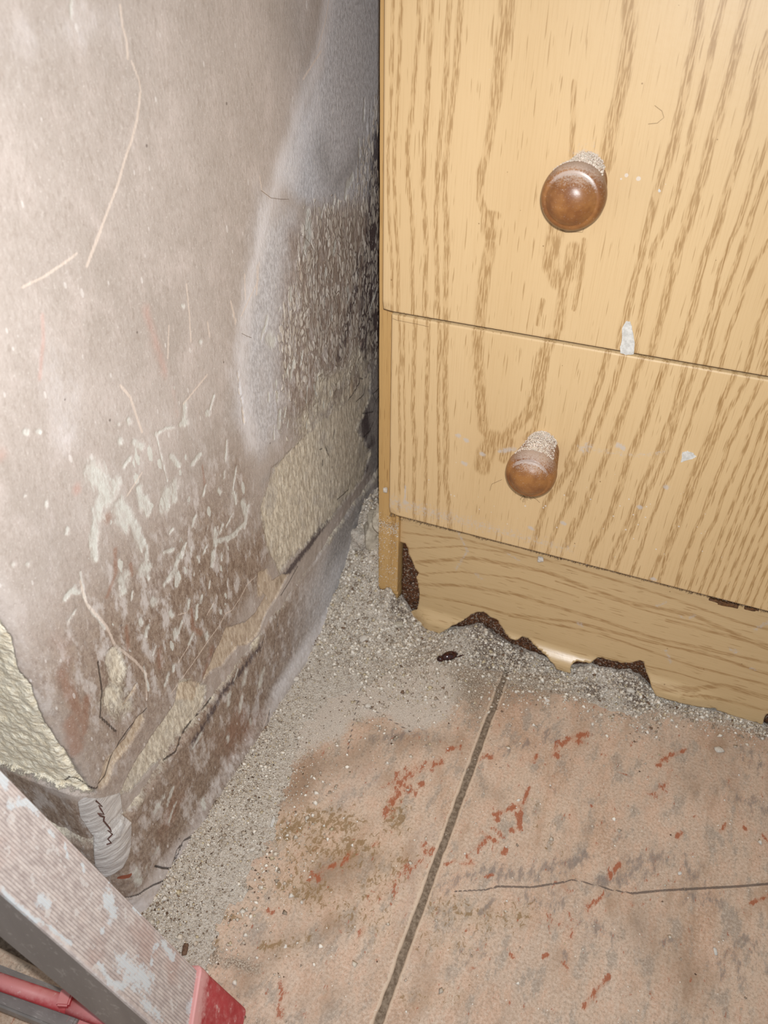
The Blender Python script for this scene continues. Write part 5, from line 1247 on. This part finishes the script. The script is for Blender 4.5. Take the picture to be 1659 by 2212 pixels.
def extrude_prof(name, prof, t0, t1, nt, mat, attrs=None, closed=True):
    V_, ts = rail_pts(prof, t0, t1, nt); k = len(prof); F_ = []
    for i in range(nt - 1):
        for j in range(k if closed else k - 1):
            F_.append((i * k + j, i * k + (j + 1) % k, (i + 1) * k + (j + 1) % k, (i + 1) * k + j))
    F_.append(tuple(range(k))[::-1]); F_.append(tuple((nt - 1) * k + j for j in range(k)))
    me = bpy.data.meshes.new(name); me.from_pydata([tuple(v) for v in V_], [], F_); me.materials.append(mat)
    bm = bmesh.new(); bm.from_mesh(me); bmesh.ops.recalc_face_normals(bm, faces=bm.faces[:]); bm.to_mesh(me); bm.free()
    if attrs:
        for kk, fn in attrs.items():
            at_ = me.attributes.new(kk, 'FLOAT', 'POINT'); at_.data.foreach_set('value', fn(V_, ts, k).astype(np.float32).ravel())
    o_ = bpy.data.objects.new(name, me); COL.objects.link(o_); return o_
# ribbed front flange
pf = []; gv = []
pf.append((0, .0022)); gv.append(0); pf.append((0, .0006)); gv.append(0); pf.append((.0006, 0)); gv.append(0)
nr = 22
for i in range(nr):
    a_ = .0012 + (RW - .0024) * i / nr; st_ = (RW - .0024) / nr
    pf += [(a_ + st_ * .1, 0), (a_ + st_ * .62, 0), (a_ + st_ * .72, .00025), (a_ + st_ * .95, .00025)]; gv += [0, 0, 1, 1]
pf += [(RW - .0006, 0), (RW, .0006), (RW, .0022)]; gv += [0, 0, 0]
def rail_white(V_, ts, k):
    U_ = (V_ - E0) @ Wd; T_ = -(V_ - E0) @ D
    def conv(px, py):
        r = ray(px, py); t_ = ((E0 - CAM) @ n1) / (r @ n1); p = CAM + r * t_ - E0; return (p @ Wd, -(p @ D))
    P = Paint(U_, T_, conv, ['white'])
    W5b = (0, 1650, .3617)
    for pts, r in [([(60, 240), (160, 220), (220, 290)], 30), ([(0, 60), (40, 120)], 40), ([(390, 480), (405, 560)], 14), ([(490, 590), (500, 630)], 16), ([(240, 810), (280, 850)], 44), ([(640, 780), (680, 900)], 50), ([(720, 1180), (880, 1300), (760, 1280)], 60), ([(590, 1190), (620, 1240), (660, 1310), (740, 1320)], 20), ([(700, 1330), (760, 1310)], 26),
                   ([(960, 1060), (920, 1100), (905, 1190)], 14), ([(960, 1060), (1040, 1160)], 26), ([(610, 990), (620, 1000)], 22), ([(800, 860), (840, 900)], 14), ([(210, 930), (280, 960), (400, 1060), (430, 1080)], 16), ([(0, 730), (60, 800), (200, 920)], 14), ([(1140, 1440), (1250, 1480)], 40), ([(1180, 1390), (1240, 1440)], 30), ([(860, 1420), (960, 1520)], 30), ([(290, 390), (330, 440)], 16)]:
        P.stroke('white', pts, r * .9, .74, W5b)
    return P.a['white']
rl = lad(extrude_prof('rail', pf, .012, .62, 260, M_RAIL, {'white': rail_white, 'groove': lambda V_, ts, k: np.tile(np.array(gv, float), len(ts))}), 'ribbed face spattered with white paint')
# web and back flange (C channel)
box2 = [(.0002, .0023), (.0002, RD), (.0035, RD), (.0035, .0023)]
lad(extrude_prof('rail_web', box2, .012, .62, 40, M_ALU), 'dull bare metal side')
lad(extrude_prof('rail_flange', [(.0035, RD - .0025), (.0035, RD), (RW, RD), (RW, RD - .0025)], .012, .62, 20, M_ALU))
# red foot around the rail end
c_ = .0016
footp = [(-c_, -c_), (RW + c_, -c_), (RW + c_, RD + c_), (-c_, RD + c_)]
def foot_mesh():
    prof = []
    rr = .003
    for (a_, b_), s0 in zip(footp, [180, 270, 0, 90]):
        for k in range(4):
            an = math.radians(s0 + 90 * k / 3); ca = a_ + (rr if a_ < .02 else -rr); cb = b_ + (rr if b_ < .02 else -rr)
            prof.append((ca + rr * math.cos(an), cb + rr * math.sin(an)))
    n = len(prof); V_ = []; F_ = []
    tt = [.030, .0295, .026, .018, .010, .0]
    g = [.0, .0009, .0012, .0010, .0012, .0014]
    for ti, gi in zip(tt, g):
        for a_, b_ in prof:
            ax = a_ + (gi if a_ > .02 else -gi); bx = b_ + (gi if b_ > .02 else -gi)
            V_.append(E0 - D * (ti + .55 * (RW - a_) * 0 + .010 * (a_ / RW)) + Wd * ax - n1 * bx)
    # last ring sits on the floor
    for a_, b_ in prof:
        p = E0 + Wd * (a_ + (.002 if a_ > .02 else -.002)) - n1 * (b_ + (.002 if b_ > .02 else -.002)); p = p + D * ((p[2] - 0.0005) / -D[2]); V_.append(p)
    m = len(tt) + 1
    for i in range(m - 1):
        for j in range(n): F_.append((i * n + j, i * n + (j + 1) % n, (i + 1) * n + (j + 1) % n, (i + 1) * n + j))
    F_.append(tuple(range(n))[::-1]); F_.append(tuple((m - 1) * n + j for j in range(n)))
    W_ = np.array([0.75] * n * 3 + [.30] * n * (m - 3))
    o_ = mesh_obj('foot', V_, F_, M_RED, smooth=False, attrs={'white': W_})
    bm = bmesh.new(); bm.from_mesh(o_.data); bmesh.ops.recalc_face_normals(bm, faces=bm.faces[:]); bm.to_mesh(o_.data); bm.free()
    return o_
lad(foot_mesh(), 'red plastic foot cap')
# bottom crossbar with red plastic edging and bracket
def bar_between(name, A, B, w_, h_, mat, rnd=0, up=(0, 0, 1)):
    A = Vector(A); B = Vector(B); d = (B - A).normalized(); u = Vector(up); s_ = d.cross(u).normalized(); u = s_.cross(d).normalized()
    bm = bmesh.new(); R0 = []; 
    if rnd: prof = [(math.cos(a_ * math.pi / 6) * w_ / 2, math.sin(a_ * math.pi / 6) * h_ / 2) for a_ in range(12)]
    else: prof = [(-w_ / 2, -h_ / 2), (w_ / 2, -h_ / 2), (w_ / 2, h_ / 2), (-w_ / 2, h_ / 2)]
    for P in (A, B): R0.append([bm.verts.new(P + s_ * a_ + u * b_) for a_, b_ in prof])
    k = len(prof)
    for i in range(k): bm.faces.new([R0[0][i], R0[0][(i + 1) % k], R0[1][(i + 1) % k], R0[1][i]])
    bm.faces.new(R0[0][::-1]); bm.faces.new(R0[1])
    if not rnd: bmesh.ops.bevel(bm, geom=bm.edges[:], offset=min(w_, h_) * .12, segments=2, affect='EDGES')
    return bm_obj(name, bm, mat, None, bool(rnd))
zb_ = .040
A = at(-160, 2066, 2, zb_); B = at(150, 2172, 2, zb_); Cc = at(330, 2238, 2, zb_ - .006)
A2 = at(-160, 2085, 2, zb_ - .009); B2 = at(160, 2190, 2, zb_ - .009); C2_ = at(300, 2250, 2, zb_ - .012)
lad(bar_between('edging', A, B, .0085, .0085, M_RED, 1), 'red plastic edging'); lad(bar_between('edging', B, Cc, .0085, .0085, M_RED, 1), 'red plastic edging')
lad(bar_between('crossbar', at(-160, 2070, 2, .030), at(175, 2202, 2, .030), .018, .010, M_ALU))
T0 = at(151, 2142, 2, zb_ + .002); T1 = at(138, 2180, 2, zb_ + .002)
lad(bar_between('bracket', T0, T1, .007, .010, M_RED), 'red plastic bracket'); lad(bar_between('bracket', at(150, 2180, 2, .032), at(250, 2260, 2, .010), .014, .010, M_RED), 'red plastic bracket')
